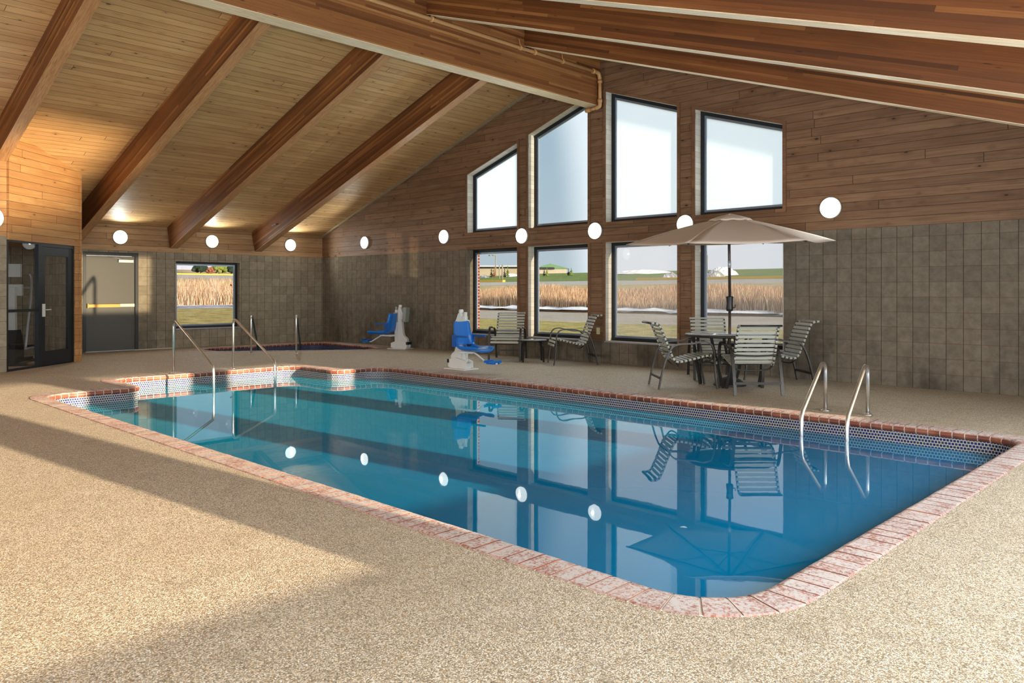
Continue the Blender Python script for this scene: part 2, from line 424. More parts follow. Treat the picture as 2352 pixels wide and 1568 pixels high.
M['black_frame'] = simple('black_frame', L(38,42,46), .4, .4, var=.1)
M['blue_metal'] = simple('window_channel', L(150,164,182), .35, .7, var=.08)
M['dark_frame'] = simple('bronze_frame', L(48,44,40), .45, .3, var=.1)
M['sill_metal'] = simple('sill_metal', L(176,180,186), .4, .5, var=.08)
M['steel'] = simple('stainless_steel', L(222,222,220), .34, 1.0, var=.05, scale=8)
M['steel_shaded'] = simple('shaded_rail', L(78,96,100), .4, .8, var=.1)  # darkened steel: shade on the sloping spa bars put into colour
M['chair_frame'] = simple('chair_frame', L(58,54,49), .42, .45, var=.12)
M['table_frame'] = simple('table_frame', L(58,57,55), .4, .5, var=.1)
M['strap'] = simple('vinyl_strap', L(178,178,166), .38, var=.05, scale=20)
M['umbrella'] = simple('umbrella_cloth', L(214,198,184), .85, var=.05, scale=5, bump=.15)
M['pole'] = simple('umbrella_pole', L(72,58,52), .4, .4, var=.08)
M['base_iron'] = simple('umbrella_base', L(52,52,54), .45, .3, var=.2, scale=14, bump=.4)
M['white_plastic'] = simple('white_powdercoat', L(226,226,222), .38, var=.05, scale=6)
M['grey_plastic'] = simple('grey_plastic', L(150,158,152), .5, var=.08)
M['blue_plastic'] = simple('blue_plastic', L(24,112,200), .32, var=.05, scale=6)
M['blue_dark'] = simple('blue_armrest', L(22,86,160), .4, var=.06)
M['black_plastic'] = simple('black_plastic', L(30,31,33), .45, var=.1)
M['yellow_sticker'] = simple('yellow_sticker', L(196,188,84), .6, var=.1)
M['door_paint'] = simple('door_paint', L(84,82,76), .5, .1, var=.05, scale=10)
M['door_frame_paint'] = simple('door_frame_paint', L(44,46,46), .45, .2, var=.08)
M['bar_gold'] = simple('panic_bar_gold', L(214,164,70), .45, .1, var=.08)
M['pipe'] = simple('painted_pipe', L(206,158,104), .45, var=.1, scale=14)
M['hanger'] = simple('steel_hanger', L(18,18,18), .5, .3, var=.2)
M['outlet'] = simple('outlet_plate', L(216,208,168), .5, var=.04)
M['white_strip'] = simple('pale_strip', L(220,216,204), .6, var=.06)
def emis(name, col, st):
    t = NT(name); e = t.n('ShaderNodeEmission'); t.put(e.inputs[0], col); t.put(e.inputs[1], st)
    t.nt.links.new(e.outputs[0], t.out.inputs[0]); return t.mat
M['lamp'] = emis('lamp_diffuser', (.93, 1.0, .95, 1), 2.4)

# exterior
def ground(name, stops, s1=.5, s2=8.0, rough=.9, bump=.3):
    t = NT(name); p = t.pos(); x, y, z = t.sep(p); q = t.comb(x, y, 0.0)
    n = t.m('ADD', t.m('MULTIPLY', t.noise(q, s1, 4, .6), .5), t.m('MULTIPLY', t.noise(q, s2, 4, .7), .5))
    c = t.ramp(n, stops); return t.pbr(c, rough, 0, t.bump(n, bump, .1), .2)
M['lawn'] = ground('lawn', [(.3, L(84,82,40)), (.42, L(132,126,66)), (.52, L(172,158,94)), (.62, L(204,184,124)), (.68, L(180,120,80))], 1.6, 14, bump=.8)
M['meadow'] = ground('meadow', [(.3, L(120,84,56)), (.5, L(190,146,104)), (.7, L(214,184,140))], .3, 3)
M['meadow_top'] = ground('meadow_top', [(.3, L(126,116,76)), (.5, L(182,164,120)), (.7, L(206,190,146))], .3, 3)
M['berm'] = ground('berm_grass', [(.3, L(76,96,44)), (.5, L(112,128,62)), (.7, L(140,150,84))], .1, .8)
M['asphalt'] = ground('asphalt', [(.3, L(150,140,128)), (.5, L(170,160,146)), (.7, L(186,176,160))], .3, 10)
M['asphalt2'] = ground('asphalt_far', [(.3, L(160,156,150)), (.5, L(178,172,164)), (.7, L(190,186,178))], .2, 3)
M['snow'] = ground('snow', [(.3, L(196,200,208)), (.5, L(232,234,238)), (.7, L(246,246,248))], .8, 6, .7)
M['dirt_snow'] = ground('dirty_snow', [(.35, L(70,68,72)), (.5, L(150,152,160)), (.62, L(226,230,236))], .4, 2.0, .8)
M['curb_yellow'] = simple('curb_yellow', L(226,184,60), .7, var=.1)
M['tree_dark'] = ground('tree_dark', [(.3, L(26,40,34)), (.5, L(44,62,48)), (.7, L(70,84,60))], 1.0, 5, bump=.6)
M['tree_green'] = ground('tree_green', [(.3, L(70,88,40)), (.5, L(118,134,62)), (.7, L(160,162,84))], 1.0, 5, bump=.6)
M['tree_rust'] = ground('tree_rust', [(.3, L(104,64,46)), (.5, L(150,96,66)), (.7, L(176,126,88))], 1.0, 5, bump=.6)
M['bark'] = simple('bark', L(120,96,78), .9, var=.25, scale=12, bump=.5)
def blade():
    t = NT('dry_grass'); r = t.island()
    c = t.ramp(r, [(0, L(128,92,70)), (.35, L(176,140,110)), (.7, L(204,174,142)), (1, L(228,208,180))])
    return t.pbr(c, .8, 0, None, .2)
M['blade'] = blade()
def blade2():
    t = NT('straw_grass'); r = t.island()
    c = t.ramp(r, [(0, L(150,112,84)), (.3, L(196,166,130)), (.7, L(216,196,164)), (1, L(232,220,196))])
    return t.pbr(c, .8, 0, None, .2)
M['blade2'] = blade2()
def leaf():
    t = NT('autumn_leaf'); r = t.island()
    c = t.ramp(r, [(0, L(150,62,30)), (.5, L(206,98,48)), (1, L(228,146,70))])
    return t.pbr(c, .6, 0, None, .3)
M['leaf'] = leaf()
M['wall_tan'] = simple('building_tan', L(176,164,142), .8, var=.06, scale=.5)
M['roof_green'] = simple('roof_green', L(96,132,92), .6, var=.06, scale=.5)
M['roof_white'] = simple('roof_white', L(226,222,214), .7, var=.05, scale=.3)
M['shade_dark'] = simple('dark_opening', L(44,42,44), .8, var=.1)
M['post_grey'] = simple('post_grey', L(150,140,124), .7, var=.08)
def brickx():
    t = NT('exterior_brick'); u, v, _ = t.sep(t.uv())
    b = t.n('ShaderNodeTexBrick'); t.put(b.inputs['Vector'], t.comb(u, v, 0.0)); t.put(b.inputs['Scale'], 1.0)
    t.put(b.inputs['Color1'], L(132,62,52)); t.put(b.inputs['Color2'], L(108,50,46)); t.put(b.inputs['Mortar'], L(196,186,174))
    t.put(b.inputs['Brick Width'], .2); t.put(b.inputs['Row Height'], .0677); t.put(b.inputs['Mortar Size'], .006)
    return t.pbr(b.outputs[0], .9)
M['brickx'] = brickx()
M['gym_dark'] = simple('gym_dark', L(70,68,66), .8, var=.1)
M['gym_white'] = simple('machine_white', L(206,208,204), .4, var=.05)

# ------------------------------------------------------------------ geometry constants
XL, XR, YB, YF = -18.108, .33, 11.327, -6.4
XRG = (XL + XR) / 2            # ridge
def roof(x): return 2.75 + (x - XL)/3 if x <= XRG else 2.75 + (XR - x)/3
ZW = 2.184                     # block / wood boundary
fB = lambda a, b, d: (a, YB + d, b)
fL_ = lambda a, b, d: (XL - d, a, b)

# ---- back wall
W = [(-12.42,-10.92,3.79,4.28), (-10.63,-9.11,4.40,4.90), (-8.71,-7.20,4.91,4.40), (-6.87,-5.355,4.29,3.82)]
ZS, ZU = .40, 2.54             # sill, bottom of upper windows
T = .212
w = MB()
def wood(poly): w.prism(poly, fB, 0, T, 1)
def blk(poly): w.prism(poly, fB, 0, T, 0)
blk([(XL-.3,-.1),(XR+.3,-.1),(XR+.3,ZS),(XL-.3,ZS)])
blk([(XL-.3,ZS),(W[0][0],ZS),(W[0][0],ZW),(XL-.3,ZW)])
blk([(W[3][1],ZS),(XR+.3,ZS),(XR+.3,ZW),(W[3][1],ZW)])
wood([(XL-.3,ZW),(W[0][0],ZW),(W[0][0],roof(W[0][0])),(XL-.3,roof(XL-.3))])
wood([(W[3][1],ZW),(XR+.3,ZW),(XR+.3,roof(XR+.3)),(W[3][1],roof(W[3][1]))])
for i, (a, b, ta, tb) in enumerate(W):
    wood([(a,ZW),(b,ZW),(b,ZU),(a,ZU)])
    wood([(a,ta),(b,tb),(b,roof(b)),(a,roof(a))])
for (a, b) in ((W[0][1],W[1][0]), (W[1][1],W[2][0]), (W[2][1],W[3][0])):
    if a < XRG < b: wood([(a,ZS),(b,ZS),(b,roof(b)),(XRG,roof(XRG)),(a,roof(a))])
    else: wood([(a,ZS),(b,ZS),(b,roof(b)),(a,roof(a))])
# brick veneer outside
for (a, b) in ((XL-.4, W[0][0]), (W[3][1], XR+.4)):
    w.prism([(a,-.4),(b,-.4),(b,ZW),(a,ZW)], fB, T, T+.15, 2)
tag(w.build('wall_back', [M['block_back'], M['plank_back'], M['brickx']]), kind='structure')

def inset(poly, d):
    """offset a convex CCW polygon inwards by d (negative: outwards)"""
    n = len(poly); out = []
    for i in range(n):
        p0 = Vector(poly[i-1]); p1 = Vector(poly[i]); p2 = Vector(poly[(i+1) % n])
        e1 = (p1-p0).normalized(); e2 = (p2-p1).normalized()
        n1 = Vector((-e1.y, e1.x)); n2 = Vector((-e2.y, e2.x))
        bis = (n1+n2).normalized(); k = d/max(.2, bis.dot(n1)); q = p1 + bis*k
        out.append((q.x, q.y))
    return out
wn = [0]
def window(poly, fn, glassmat, rec=.17, casing=None, fm='black_frame', jamb=None, fw=.06, bottom_casing=True):
    wn[0] += 1
    r = empty('window_%d' % wn[0], fn(poly[0][0], poly[0][1], 0)); tag(r, kind='structure')
    inv = Matrix.Translation(-Vector(r.location))
    def bld(m, name, mt):
        o = m.build(name, mt); o.parent = r; o.matrix_parent_inverse = inv; return o
    bld(MB().ring(inset(poly, fw), poly, fn, rec, rec+.06), 'frame', M[fm])
    bld(MB().ring(inset(poly, fw+.035), inset(poly, fw), fn, rec+.02, rec+.05), 'glazing_strip', M['blue_metal'])
    bld(MB().prism(inset(poly, fw+.03), fn, rec+.032, rec+.038), 'pane', M[glassmat])
    if jamb: bld(MB().ring(inset(poly, .004), inset(poly, -.004), fn, -.003, rec-.004), 'jamb_lining', M[jamb])
    if casing:
        bld(MB().ring(inset(poly, .004), inset(poly, -.05), fn, -.022, .0), 'casing', M[casing])
    return r
def quad(a, b, z0, za, zb): return [(a,z0),(b,z0),(b,zb),(a,za)]
def jl(poly, fn, rec, M_, r, sides):   # white-ish painted side boards
    pass
low = ['glass_low', 'glass_low', 'glass_haze', 'glass_haze']; upg = ['glass_fog', 'glass_tint', 'glass_fog', 'glass_fog']
for i, (a, b, ta, tb) in enumerate(W):
    window(quad(a, b, ZS, ZW, ZW), fB, low[i], casing=None, jamb=None if i == 0 else 'jamb_white')
for i, (a, b, ta, tb) in enumerate(W):
    window(quad(a, b, ZU, ta, tb), fB, upg[i], casing='casing', jamb='jamb_white')
# vertical casing boards of the timber piers between the lower windows
tr = MB()
for (a, b) in ((W[0][1],W[1][0]), (W[1][1],W[2][0]), (W[2][1],W[3][0])):
    tr.box(a, a+.05, YB-.022, YB, ZS, ZW-.0); tr.box(b-.05, b, YB-.022, YB, ZS, ZW)
tag(tr.build('trim_1', M['casing']), kind='structure')
tr = MB(); tr.box(W[0][0], W[3][1], YB-.022, YB, ZW, ZW+.05)
tag(tr.build('trim_2', M['casing']), kind='structure')
tr = MB()
for (a, b, _, _) in W: tr.box(a-.01, b+.01, YB-.03, YB+.17, ZS-.02, ZS+.002)
tag(tr.build('trim_3', M['sill_metal']), kind='structure')
# rake trim, left slope
tr = MB(); mt = Matrix.Translation((XL, YB, 2.75)) @ Matrix.Rotation(-math.atan(1/3), 4, 'Y')
tr.box(0, 9.2, -.06, 0, -.05, -.004, 0, mt)
tag(tr.build('trim_4', M['trim_pale']), kind='structure')

# ---- left wall
DY0, DY1, DZ = 5.51, 6.64, 2.145
LY0, LY1, LZ0, LZ1 = 7.47, 9.02, .44, 1.99
w = MB()
def bl(y0, y1, z0, z1, m=0): w.box(XL-.28, XL, y0, y1, z0, z1, m)
bl(YF-.3, DY0, -.1, ZW); bl(DY1, LY0, -.1, ZW); bl(LY1, YB, -.1, ZW)
bl(LY0, LY1, -.1, LZ0); bl(LY0, LY1, LZ1, ZW); bl(DY0, DY1, DZ, ZW)
bl(YF-.3, YB, ZW, 2.76, 1)
tag(w.build('wall_left', [M['block_left'], M['plank_left']]), kind='structure')
window(quad(LY0, LY1, LZ0, LZ1, LZ1), fL_, 'glass_left', rec=.13, fm='dark_frame', fw=.05)
tr = MB(); tr.box(XL-.2, XL+.02, LY0, LY1, LZ0-.02, LZ0+.001)
tag(tr.build('trim_5', M['sill_metal']), kind='structure')
tr = MB(); tr.box(XL, XL+.03, 4.95, YB, 2.70, 2.752)
tag(tr.build('trim_6', M['plank_left']), kind='structure')

# dark exit door
dr = empty('door_1', (XL, (DY0+DY1)/2, 0)); tag(dr, kind='structure')
inv = Matrix.Translation(-Vector(dr.location))
def dpart(m, name, mt, par=None):
    o = m.build(name, mt); o.parent = par or dr
    if par is None: o.matrix_parent_inverse = inv
    return o
fr = [(DY0,0),(DY1,0),(DY1,DZ),(DY0,DZ)]
m = MB(); m.box(XL-.2, XL+.012, DY0, DY0+.065, 0, DZ); m.box(XL-.2, XL+.012, DY1-.065, DY1, 0, DZ); m.box(XL-.2, XL+.012, DY0+.065, DY1-.065, DZ-.07, DZ)
dpart(m, 'frame', M['door_frame_paint'])
m = MB(); m.box(XL-.075, XL-.03, DY0+.075, DY1-.075, .015, DZ-.08); leafo = dpart(m, 'leaf', M['door_paint'])
m = MB(); m.box(XL-.03, XL+.035, DY0+.10, DY0+.74, .955, 1.02); m.box(XL-.03, XL+.02, DY0+.085, DY0+.105, .94, 1.035); o = m.build('panic_bar', M['bar_gold'], dr); o.matrix_parent_inverse = inv
m = MB(); m.box(XL-.03, XL+.03, DY0+.74, DY1-.09, .96, 1.025); o = m.build('panic_bar_end', M['white_strip'], dr); o.matrix_parent_inverse = inv; o['label'] = 'pale metal end of the panic bar'
m = MB(); m.box(XL-.03, XL+.03, DY1-.42, DY1-.11, 1.93, 1.99); m.tube([(XL+.01, DY1-.3, 2.0), (XL+.09, DY1-.45, 2.02), (XL-.01, DY1-.62, 2.05)], .009, 8); dpart(m, 'closer', M['sill_metal'])
m = MB(); m.box(XL-.18, XL+.02, DY0+.05, DY1-.05, 0, .014); dpart(m, 'threshold', M['sill_metal'])
m = MB(); m.box(XL+.0, XL+.06, DY1-.1, DY1+.75, 0, .012); tag(m.build('trim_7', M['white_strip']), kind='structure')

# ---- right wall (behind / beside the camera) with a row of windows
RY = [(-3.35,-1.80), (-1.35,.18), (.72,2.62), (3.13,4.66), (5.16,6.70), (7.20,8.74)]
w = MB(); y = YF - .3; ZR0, ZR1 = .45, 2.03
fR = lambda a, b, d: (XR + d, a, b)
for (a, b) in RY:
    w.box(XR, XR+.24, y, a, -.1, 2.76); w.box(XR, XR+.24, a, b, -.1, ZR0); w.box(XR, XR+.24, a, b, ZR1, 2.76); y = b
w.box(XR, XR+.24, y, YB, -.1, 2.76)
tag(w.build('wall_right', [M['block_left']]), kind='structure')
for (a, b) in RY: window([(a,ZR0),(b,ZR0),(b,ZR1),(a,ZR1)], fR, 'glass', rec=.1, fm='dark_frame', fw=.04)
# front gable wall, behind the camera, with tall openings added for fill light
w = MB(); fF = lambda a, b, d: (a, YF - d, b)
FW = [(-9.9,-7.9), (-7.4,-5.4), (-4.9,-2.9), (-2.4,-.6)]
x = -14.6
for (a, b) in FW:
    w.prism([(x,-.1),(a,-.1),(a,roof(a)),(x,roof(x))] if not (x < XRG < a) else [(x,-.1),(a,-.1),(a,roof(a)),(XRG,roof(XRG)),(x,roof(x))], fF, 0, .24)
    w.prism([(a,-.1),(b,-.1),(b,.4),(a,.4)], fF, 0, .24)
    w.prism([(a,3.0),(b,3.0),(b,roof(b)),(XRG,roof(XRG)),(a,roof(a))] if a < XRG < b else [(a,3.0),(b,3.0),(b,roof(b)),(a,roof(a))], fF, 0, .24); x = b
w.prism([(x,-.1),(XR+.24,-.1),(XR+.24,2.67),(x,roof(x))], fF, 0, .24)
tag(w.build('wall_front', [M['plank_left']]), kind='structure')
for (a, b) in FW: window([(a,.4),(b,.4),(b,3.0),(a,3.0)], fF, 'glass', rec=.1, fm='dark_frame', fw=.05)

# ---- ceiling (two board-clad slopes)
m = MB()
def slope(x0, z0, x1, z1):
    y0, y1 = YF-.5, YB+.5
    k = m.add([(x0,y0,z0),(x1,y0,z1),(x1,y1,z1),(x0,y1,z0),(x0,y0,z0+.14),(x1,y0,z1+.14),(x1,y1,z1+.14),(x0,y1,z0+.14)])
    for q in ((0,3,2,1),(4,5,6,7),(0,1,5,4),(1,2,6,5),(2,3,7,6),(3,0,4,7)): m.face([k+i for i in q])
slope(XL-.75, 2.5, XRG, roof(XRG)); slope(XRG, roof(XRG), XR+.75, 2.5)
tag(m.build('ceiling', M['plank_ceiling']), kind='structure')

# ---- vestibule / exercise room walls
A = Vector((-14.60, 3.34)); Bp = Vector((-15.93, 4.81)); D = (Bp-A).normalized(); Nn = Vector((-D.y, D.x)) # points into the gym side?
if Nn.x > 0: Nn = -Nn
LEN = (Bp-A).length
def fD(a, b, d): p = A + D*a + Nn*d; return (p.x, p.y, b)
ZD = 2.13
m = MB()
def rf(a): return roof((A + D*a).x)
m.prism([(0,ZD),(LEN,ZD),(LEN,rf(LEN)),(0,rf(0))], fD, 0, .12, 1)
m.prism([(LEN-.17,0),(LEN,0),(LEN,ZD),(LEN-.17,ZD)], fD, 0, .12, 1)
# corner boards
m.prism([(LEN-.045,0),(LEN+.004,0),(LEN+.004,rf(LEN)),(LEN-.045,rf(LEN-.045))], fD, -.02, .14, 1)
m.prism([(-.004,ZD),(.045,ZD),(.045,rf(.045)),(-.004,rf(0))], fD, -.02, .14, 1)
tag(m.build('wall_entry', [M['block_left'], M['plank_entry']]), kind='structure')
m = MB()
m.box(-14.80, A.x, YF, A.y-.02, -.1, ZW, 0)
m.box(-14.80, A.x, YF, A.y-.02, ZW, roof(-14.8)+.02, 1)
tag(m.build('wall_gym_side', [M['block_left'], M['plank_entry']]), kind='structure')
m = MB()
m.box(XL, Bp.x-.10, Bp.y-.14, Bp.y-.02, -.1, ZW, 0)
k = [(XL,ZW),(Bp.x-.10,ZW),(Bp.x-.10,roof(Bp.x-.10)),(XL,roof(XL))]
m.prism(k, lambda a, b, d: (a, d, b), Bp.y-.14, Bp.y-.02, 1)
tag(m.build('wall_gym_return', [M['block_left'], M['plank_left']]), kind='structure')

# glazed entry: sidelight + door in the diagonal wall
DL = LEN-.17
er = empty('door_2', (A.x, A.y, 0)); tag(er, kind='structure'); einv = Matrix.Translation(-Vector(er.location))
def epart(m, name, mt):
    o = m.build(name, mt); o.parent = er; o.matrix_parent_inverse = einv; return o
s0 = .0; mid = DL*.46
m = MB()
m.ring([(s0+.035,.03),(mid-.04,.03),(mid-.04,ZD-.03),(s0+.035,ZD-.03)], [(s0,0),(mid,0),(mid,ZD),(s0,ZD)], fD, .02, .09)
m.ring([(mid+.04,.01),(DL-.045,.01),(DL-.045,ZD-.06),(mid+.04,ZD-.06)], [(mid,0),(DL,0),(DL,ZD),(mid,ZD)], fD, .02, .10)
epart(m, 'frame', M['black_frame'])
m = MB(); m.ring([(mid+.15,.26),(DL-.16,.26),(DL-.16,ZD-.21),(mid+.15,ZD-.21)], [(mid+.045,.015),(DL-.05,.015),(DL-.05,ZD-.065),(mid+.045,ZD-.065)], fD, .03, .075)
epart(m, 'leaf_frame', M['black_frame'])
m = MB(); m.prism([(mid+.15,.26),(DL-.16,.26),(DL-.16,ZD-.21),(mid+.15,ZD-.21)], fD, .05, .056); epart(m, 'leaf_glass', M['glass'])
m = MB(); m.prism([(s0+.035,.03),(mid-.04,.03),(mid-.04,ZD-.03),(s0+.035,ZD-.03)], fD, .05, .056); epart(m, 'sidelight_glass', M['glass'])
m = MB(); m.prism([(s0+.03,.955),(mid-.04,.955),(mid-.04,1.0),(s0+.03,1.0)], fD, .03, .08); epart(m, 'rail', M['black_frame'])
m = MB(); m.prism([(mid+.07,.86),(mid+.13,.86),(mid+.13,1.08),(mid+.07,1.08)], fD, .01, .03); m.tube([fD(mid+.1,.98,.0), fD(mid+.1,.98,-.04), fD(mid+.21,.98,-.04)], .009, 8)
epart(m, 'handle', M['white_plastic'])

# ---- floor with pool and spa cut out, pool and spa
def round_poly(P, R, seg=8):
    out = []; n = len(P)
    for i in range(n):
        p0 = Vector(P[i-1]); p1 = Vector(P[i]); p2 = Vector(P[(i+1) % n]); r = R[i]
        a = (p0-p1).normalized(); b = (p2-p1).normalized()
        ang = a.angle(b); t = r/math.tan(ang/2); s = p1+a*t; e = p1+b*t
        c = p1+(a+b).normalized()*(r/math.sin(ang/2))
        a0 = math.atan2(s.y-c.y, s.x-c.x); a1 = math.atan2(e.y-c.y, e.x-c.x); d = a1-a0
        while d > PI: d -= 2*PI
        while d < -PI: d += 2*PI
        for k in range(seg+1):
            q = a0+d*k/seg; out.append((c.x+r*math.cos(q), c.y+r*math.sin(q)))
    return out
def offs(path, d):   # positive = away from the water for CCW path
    n = len(path); out = []
    for i in range(n):
        p0 = Vector(path[i-1]); p1 = Vector(path[i]); p2 = Vector(path[(i+1) % n])
        t = (p2-p0).normalized(); nn = Vector((t.y, -t.x)); out.append((p1.x+nn.x*d, p1.y+nn.y*d))
    return out
def sample(path, pitch):
    n = len(path); S = [0]
    for i in range(n): S.append(S[-1]+(Vector(path[(i+1) % n])-Vector(path[i])).length)
    tot = S[-1]; cnt = round(tot/pitch)
    def at(s):
        s %= tot; lo = 0
        for i in range(n):
            if S[i] <= s <= S[i+1]: lo = i; break
        a = Vector(path[lo]); b = Vector(path[(lo+1) % n]); L_ = S[lo+1]-S[lo]
        p = a+(b-a)*((s-S[lo])/L_ if L_ else 0)
        return p
    def fr(s):
        p = at(s); t = (at(s+.03)-at(s-.03)).normalized(); return p, Vector((t.y, -t.x))
    return tot, cnt, fr
def basin(name, label, cat, P, R, zw, zbot, tile_h, water_mat, plaster, W_=.205, slope_fn=None):
    path = round_poly(P, R)
    root = empty(name, (P[0][0], P[0][1], 0), label=label, cat=cat); iv = Matrix.Translation(-Vector(root.location))
    def part(m, nm, mt, recalc=True):
        o = m.build(nm, mt, recalc=recalc); o.parent = root; o.matrix_parent_inverse = iv; return o
    tot, cnt, fr = sample(path, .1033)
    prof = [(W_-.004,-.06),(W_-.002,-.002),(W_-.012,.007),(.03,.008),(.008,.004),(-.012,-.012),(-.02,-.03),(-.014,-.05),(0,-.062)]
    m = MB(); step = tot/cnt
    for i in range(cnt):
        s0 = i*step+.005; s1 = (i+1)*step-.005; jit = random.uniform(-.0015, .0015); rings = []
        for k in range(3):
            p, nn = fr(s0+(s1-s0)*k/2)
            rings.append([(p.x+nn.x*o, p.y+nn.y*o, z+jit) for o, z in prof])
        q = len(prof); k0 = m.add([v for r in rings for v in r])
        for a in range(2):
            for b in range(q):
                c = (b+1) % q
                m.face((k0+a*q+b, k0+a*q+c, k0+(a+1)*q+c, k0+(a+1)*q+b), 0, None, 3 <= b <= 6)
        e0 = m.add(rings[0]); m.face([e0+j for j in range(q)]); e0 = m.add(rings[2]); m.face([e0+j for j in range(q)][::-1])
    part(m, 'coping', M['coping'])
    # mortar bed (slightly lower)
    m = MB(); pr2 = [(W_-.008,-.065),(W_-.008,.002),(.03,.004),(.01,0),(-.009,-.013),(-.016,-.03),(-.01,-.049),(.002,-.064)]
    q = len(pr2); NN = cnt*2; k0 = len(m.v)
    for i in range(NN):
        p, nn = fr(i*tot/NN); m.add([(p.x+nn.x*o, p.y+nn.y*o, z) for o, z in pr2])
    for i in range(NN):
        j = (i+1) % NN
        for b in range(q):
            c = (b+1) % q; m.face((k0+i*q+b, k0+i*q+c, k0+j*q+c, k0+j*q+b))
    part(m, 'mortar_bed', M['mortar'])
    # tile band and plaster walls
    m = MB(); m2 = MB(); NN = max(cnt, 60); z0, z1 = -.055, -.055-tile_h
    for i in range(NN):
        a, na = fr(i*tot/NN); b, nb = fr((i+1)*tot/NN); u0 = i*tot/NN; u1 = (i+1)*tot/NN
        k = m.add([(a.x,a.y,z0),(b.x,b.y,z0),(b.x,b.y,z1),(a.x,a.y,z1)])
        m.face((k,k+1,k+2,k+3), 0, [(u0,z0-z1+.0143),(u1,z0-z1+.0143),(u1,.0143),(u0,.0143)])
        k = m2.add([(a.x,a.y,z1),(b.x,b.y,z1),(b.x,b.y,zbot-.9),(a.x,a.y,zbot-.9)]); m2.face((k,k+1,k+2,k+3))
    part(m, 'tile_band', M['mosaic' if name == 'swimming_pool' else 'mosaic_dark'], recalc=False)
    fine = [tuple(fr(i*tot/NN)[0]) for i in range(NN)]
    tri = geometry.tessellate_polygon([[Vector((x, y, 0)) for x, y in fine]])
    sf = slope_fn or (lambda x, y: zbot)
    k = m2.add([(x, y, sf(x, y)) for x, y in fine])
    for t_ in tri: m2.face([k+i for i in t_])
    part(m2, 'plaster_shell', M[plaster], recalc=False)
    ins = offs(fine, -.003)
    m = MB(); n = len(ins); k = m.add([(x,y,zw) for x,y in ins]+[(x,y,zbot-.85) for x,y in ins])
    m.face([k+i for i in range(n)]); m.face([k+n+i for i in range(n)][::-1])
    for i in range(n):
        j = (i+1) % n; m.face((k+i,k+n+i,k+n+j,k+j))
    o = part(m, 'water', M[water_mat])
    return offs(fine, W_-.006)
ZWAT = -.168
pool_P = [(-1.59,2.87),(-1.59,8.02),(-11.0,8.02),(-11.0,7.12),(-12.27,7.12),(-12.27,4.10),(-11.0,4.10),(-11.0,2.87)]
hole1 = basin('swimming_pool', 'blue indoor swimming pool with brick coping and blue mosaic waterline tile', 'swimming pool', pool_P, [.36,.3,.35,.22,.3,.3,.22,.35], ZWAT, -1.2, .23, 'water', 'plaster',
              slope_fn=lambda x, y: -.42-.50*max(0, min(1, (x+11)/8)))
spa_P = [(-16.35,7.72),(-14.52,10.2),(-14.75,10.72),(-15.4,10.88),(-17.55,10.88),(-17.55,7.95),(-17.0,7.6)]
hole2 = basin('hot_tub', 'sunken spa lined with dark blue mosaic in the far corner of the deck', 'hot tub', spa_P, [.3,.3,.25,.3,.35,.25,.25], -.27, -.9, .5, 'spa_water', 'spa_plaster')
outer = [Vector((XL-.3,YF-.3,0)), Vector((XR+.3,YF-.3,0)), Vector((XR+.3,YB+.1,0)), Vector((XL-.3,YB+.1,0))]
h1 = [Vector((x,y,0)) for x, y in hole1]; h2 = [Vector((x,y,0)) for x, y in hole2]
tris = geometry.tessellate_polygon([outer, h1, h2])
allv = outer+h1+h2
m = MB(); k = m.add(allv)
for t_ in tris: m.face([k+i for i in t_])
me_f = m.build('floor', M['deck']); tag(me_f, kind='structure')
bm = bmesh.new(); bm.from_mesh(me_f.data)
for f in bm.faces:
    f.normal_update()
    if f.normal.z < 0: f.normal_flip()
bm.to_mesh(me_f.data); bm.free()

# ------------------------------------------------------------------ roof beams
def beam_mesh(Lx, wd, dp, mats, name='side'):
    """beam along +x from 0..Lx, width in y centred, top at z=0, depth down"""
    m = MB(); x0, x1, y0, y1, z0, z1 = 0, Lx, -wd/2, wd/2, -dp, 0
    P = [(x0,y0,z0),(x1,y0,z0),(x1,y1,z0),(x0,y1,z0),(x0,y0,z1),(x1,y0,z1),(x1,y1,z1),(x0,y1,z1)]
    n = m.add(P)
    for q, mt in (((4,5,6,7),0),((0,1,5,4),0),((1,2,6,5),0),((2,3,7,6),0),((3,0,4,7),0)): m.face([n+i for i in q], mt)
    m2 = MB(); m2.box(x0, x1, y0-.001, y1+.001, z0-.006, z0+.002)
    return m, m2
RYS = [9.405, 7.35, 5.295, 3.24, 1.185, -.87, -2.92, -4.97]
LBL = {0: 'nearest the window wall', 1: 'second from the window wall', 2: 'third from the window wall', 3: 'fourth from the window wall', 4: 'fifth from the window wall'}
ang = math.atan(1/3)
protoL = None
for side in (0, 1):
    dp = .50 if side == 0 else .46
    Lb = 9.05/math.cos(ang)
    proto = None
    for i, yy in enumerate(RYS):
        if side == 1 and i > 5: continue
        lab = ('laminated timber rafter over the left slope, ' if side == 0 else 'laminated timber rafter over the right slope, ') + LBL.get(i, 'number %d from the window wall' % (i+1))
        if proto is None:
            r = empty('roof_rafter', (0,0,0)); a, b = beam_mesh(Lb, .17, dp, None)
            a.build('beam_side', M['glulam'], r); s_ = b.build('beam_soffit', M['soffit_brown' if side == 0 else 'soffit_bounce_lit'], r); proto = r
            s_['label'] = 'underside lamination, bounced light in its colour'
        else: r = copy_tree(proto)
        if side == 0: r.location = (XL+.02, yy, 2.75+.0); r.rotation_euler = (0, -ang, 0)
        else: r.location = (XR-.02, yy, 2.75); r.rotation_euler = (0, -ang, PI)
        if side == 1: r.rotation_mode = 'XYZ'; r.matrix_world = Matrix.Translation((XR-.02, yy, 2.75)) @ Matrix.Rotation(PI, 4, 'Z') @ Matrix.Rotation(-ang, 4, 'Y')
        tag(r, lab, 'beam', 'roof rafters')
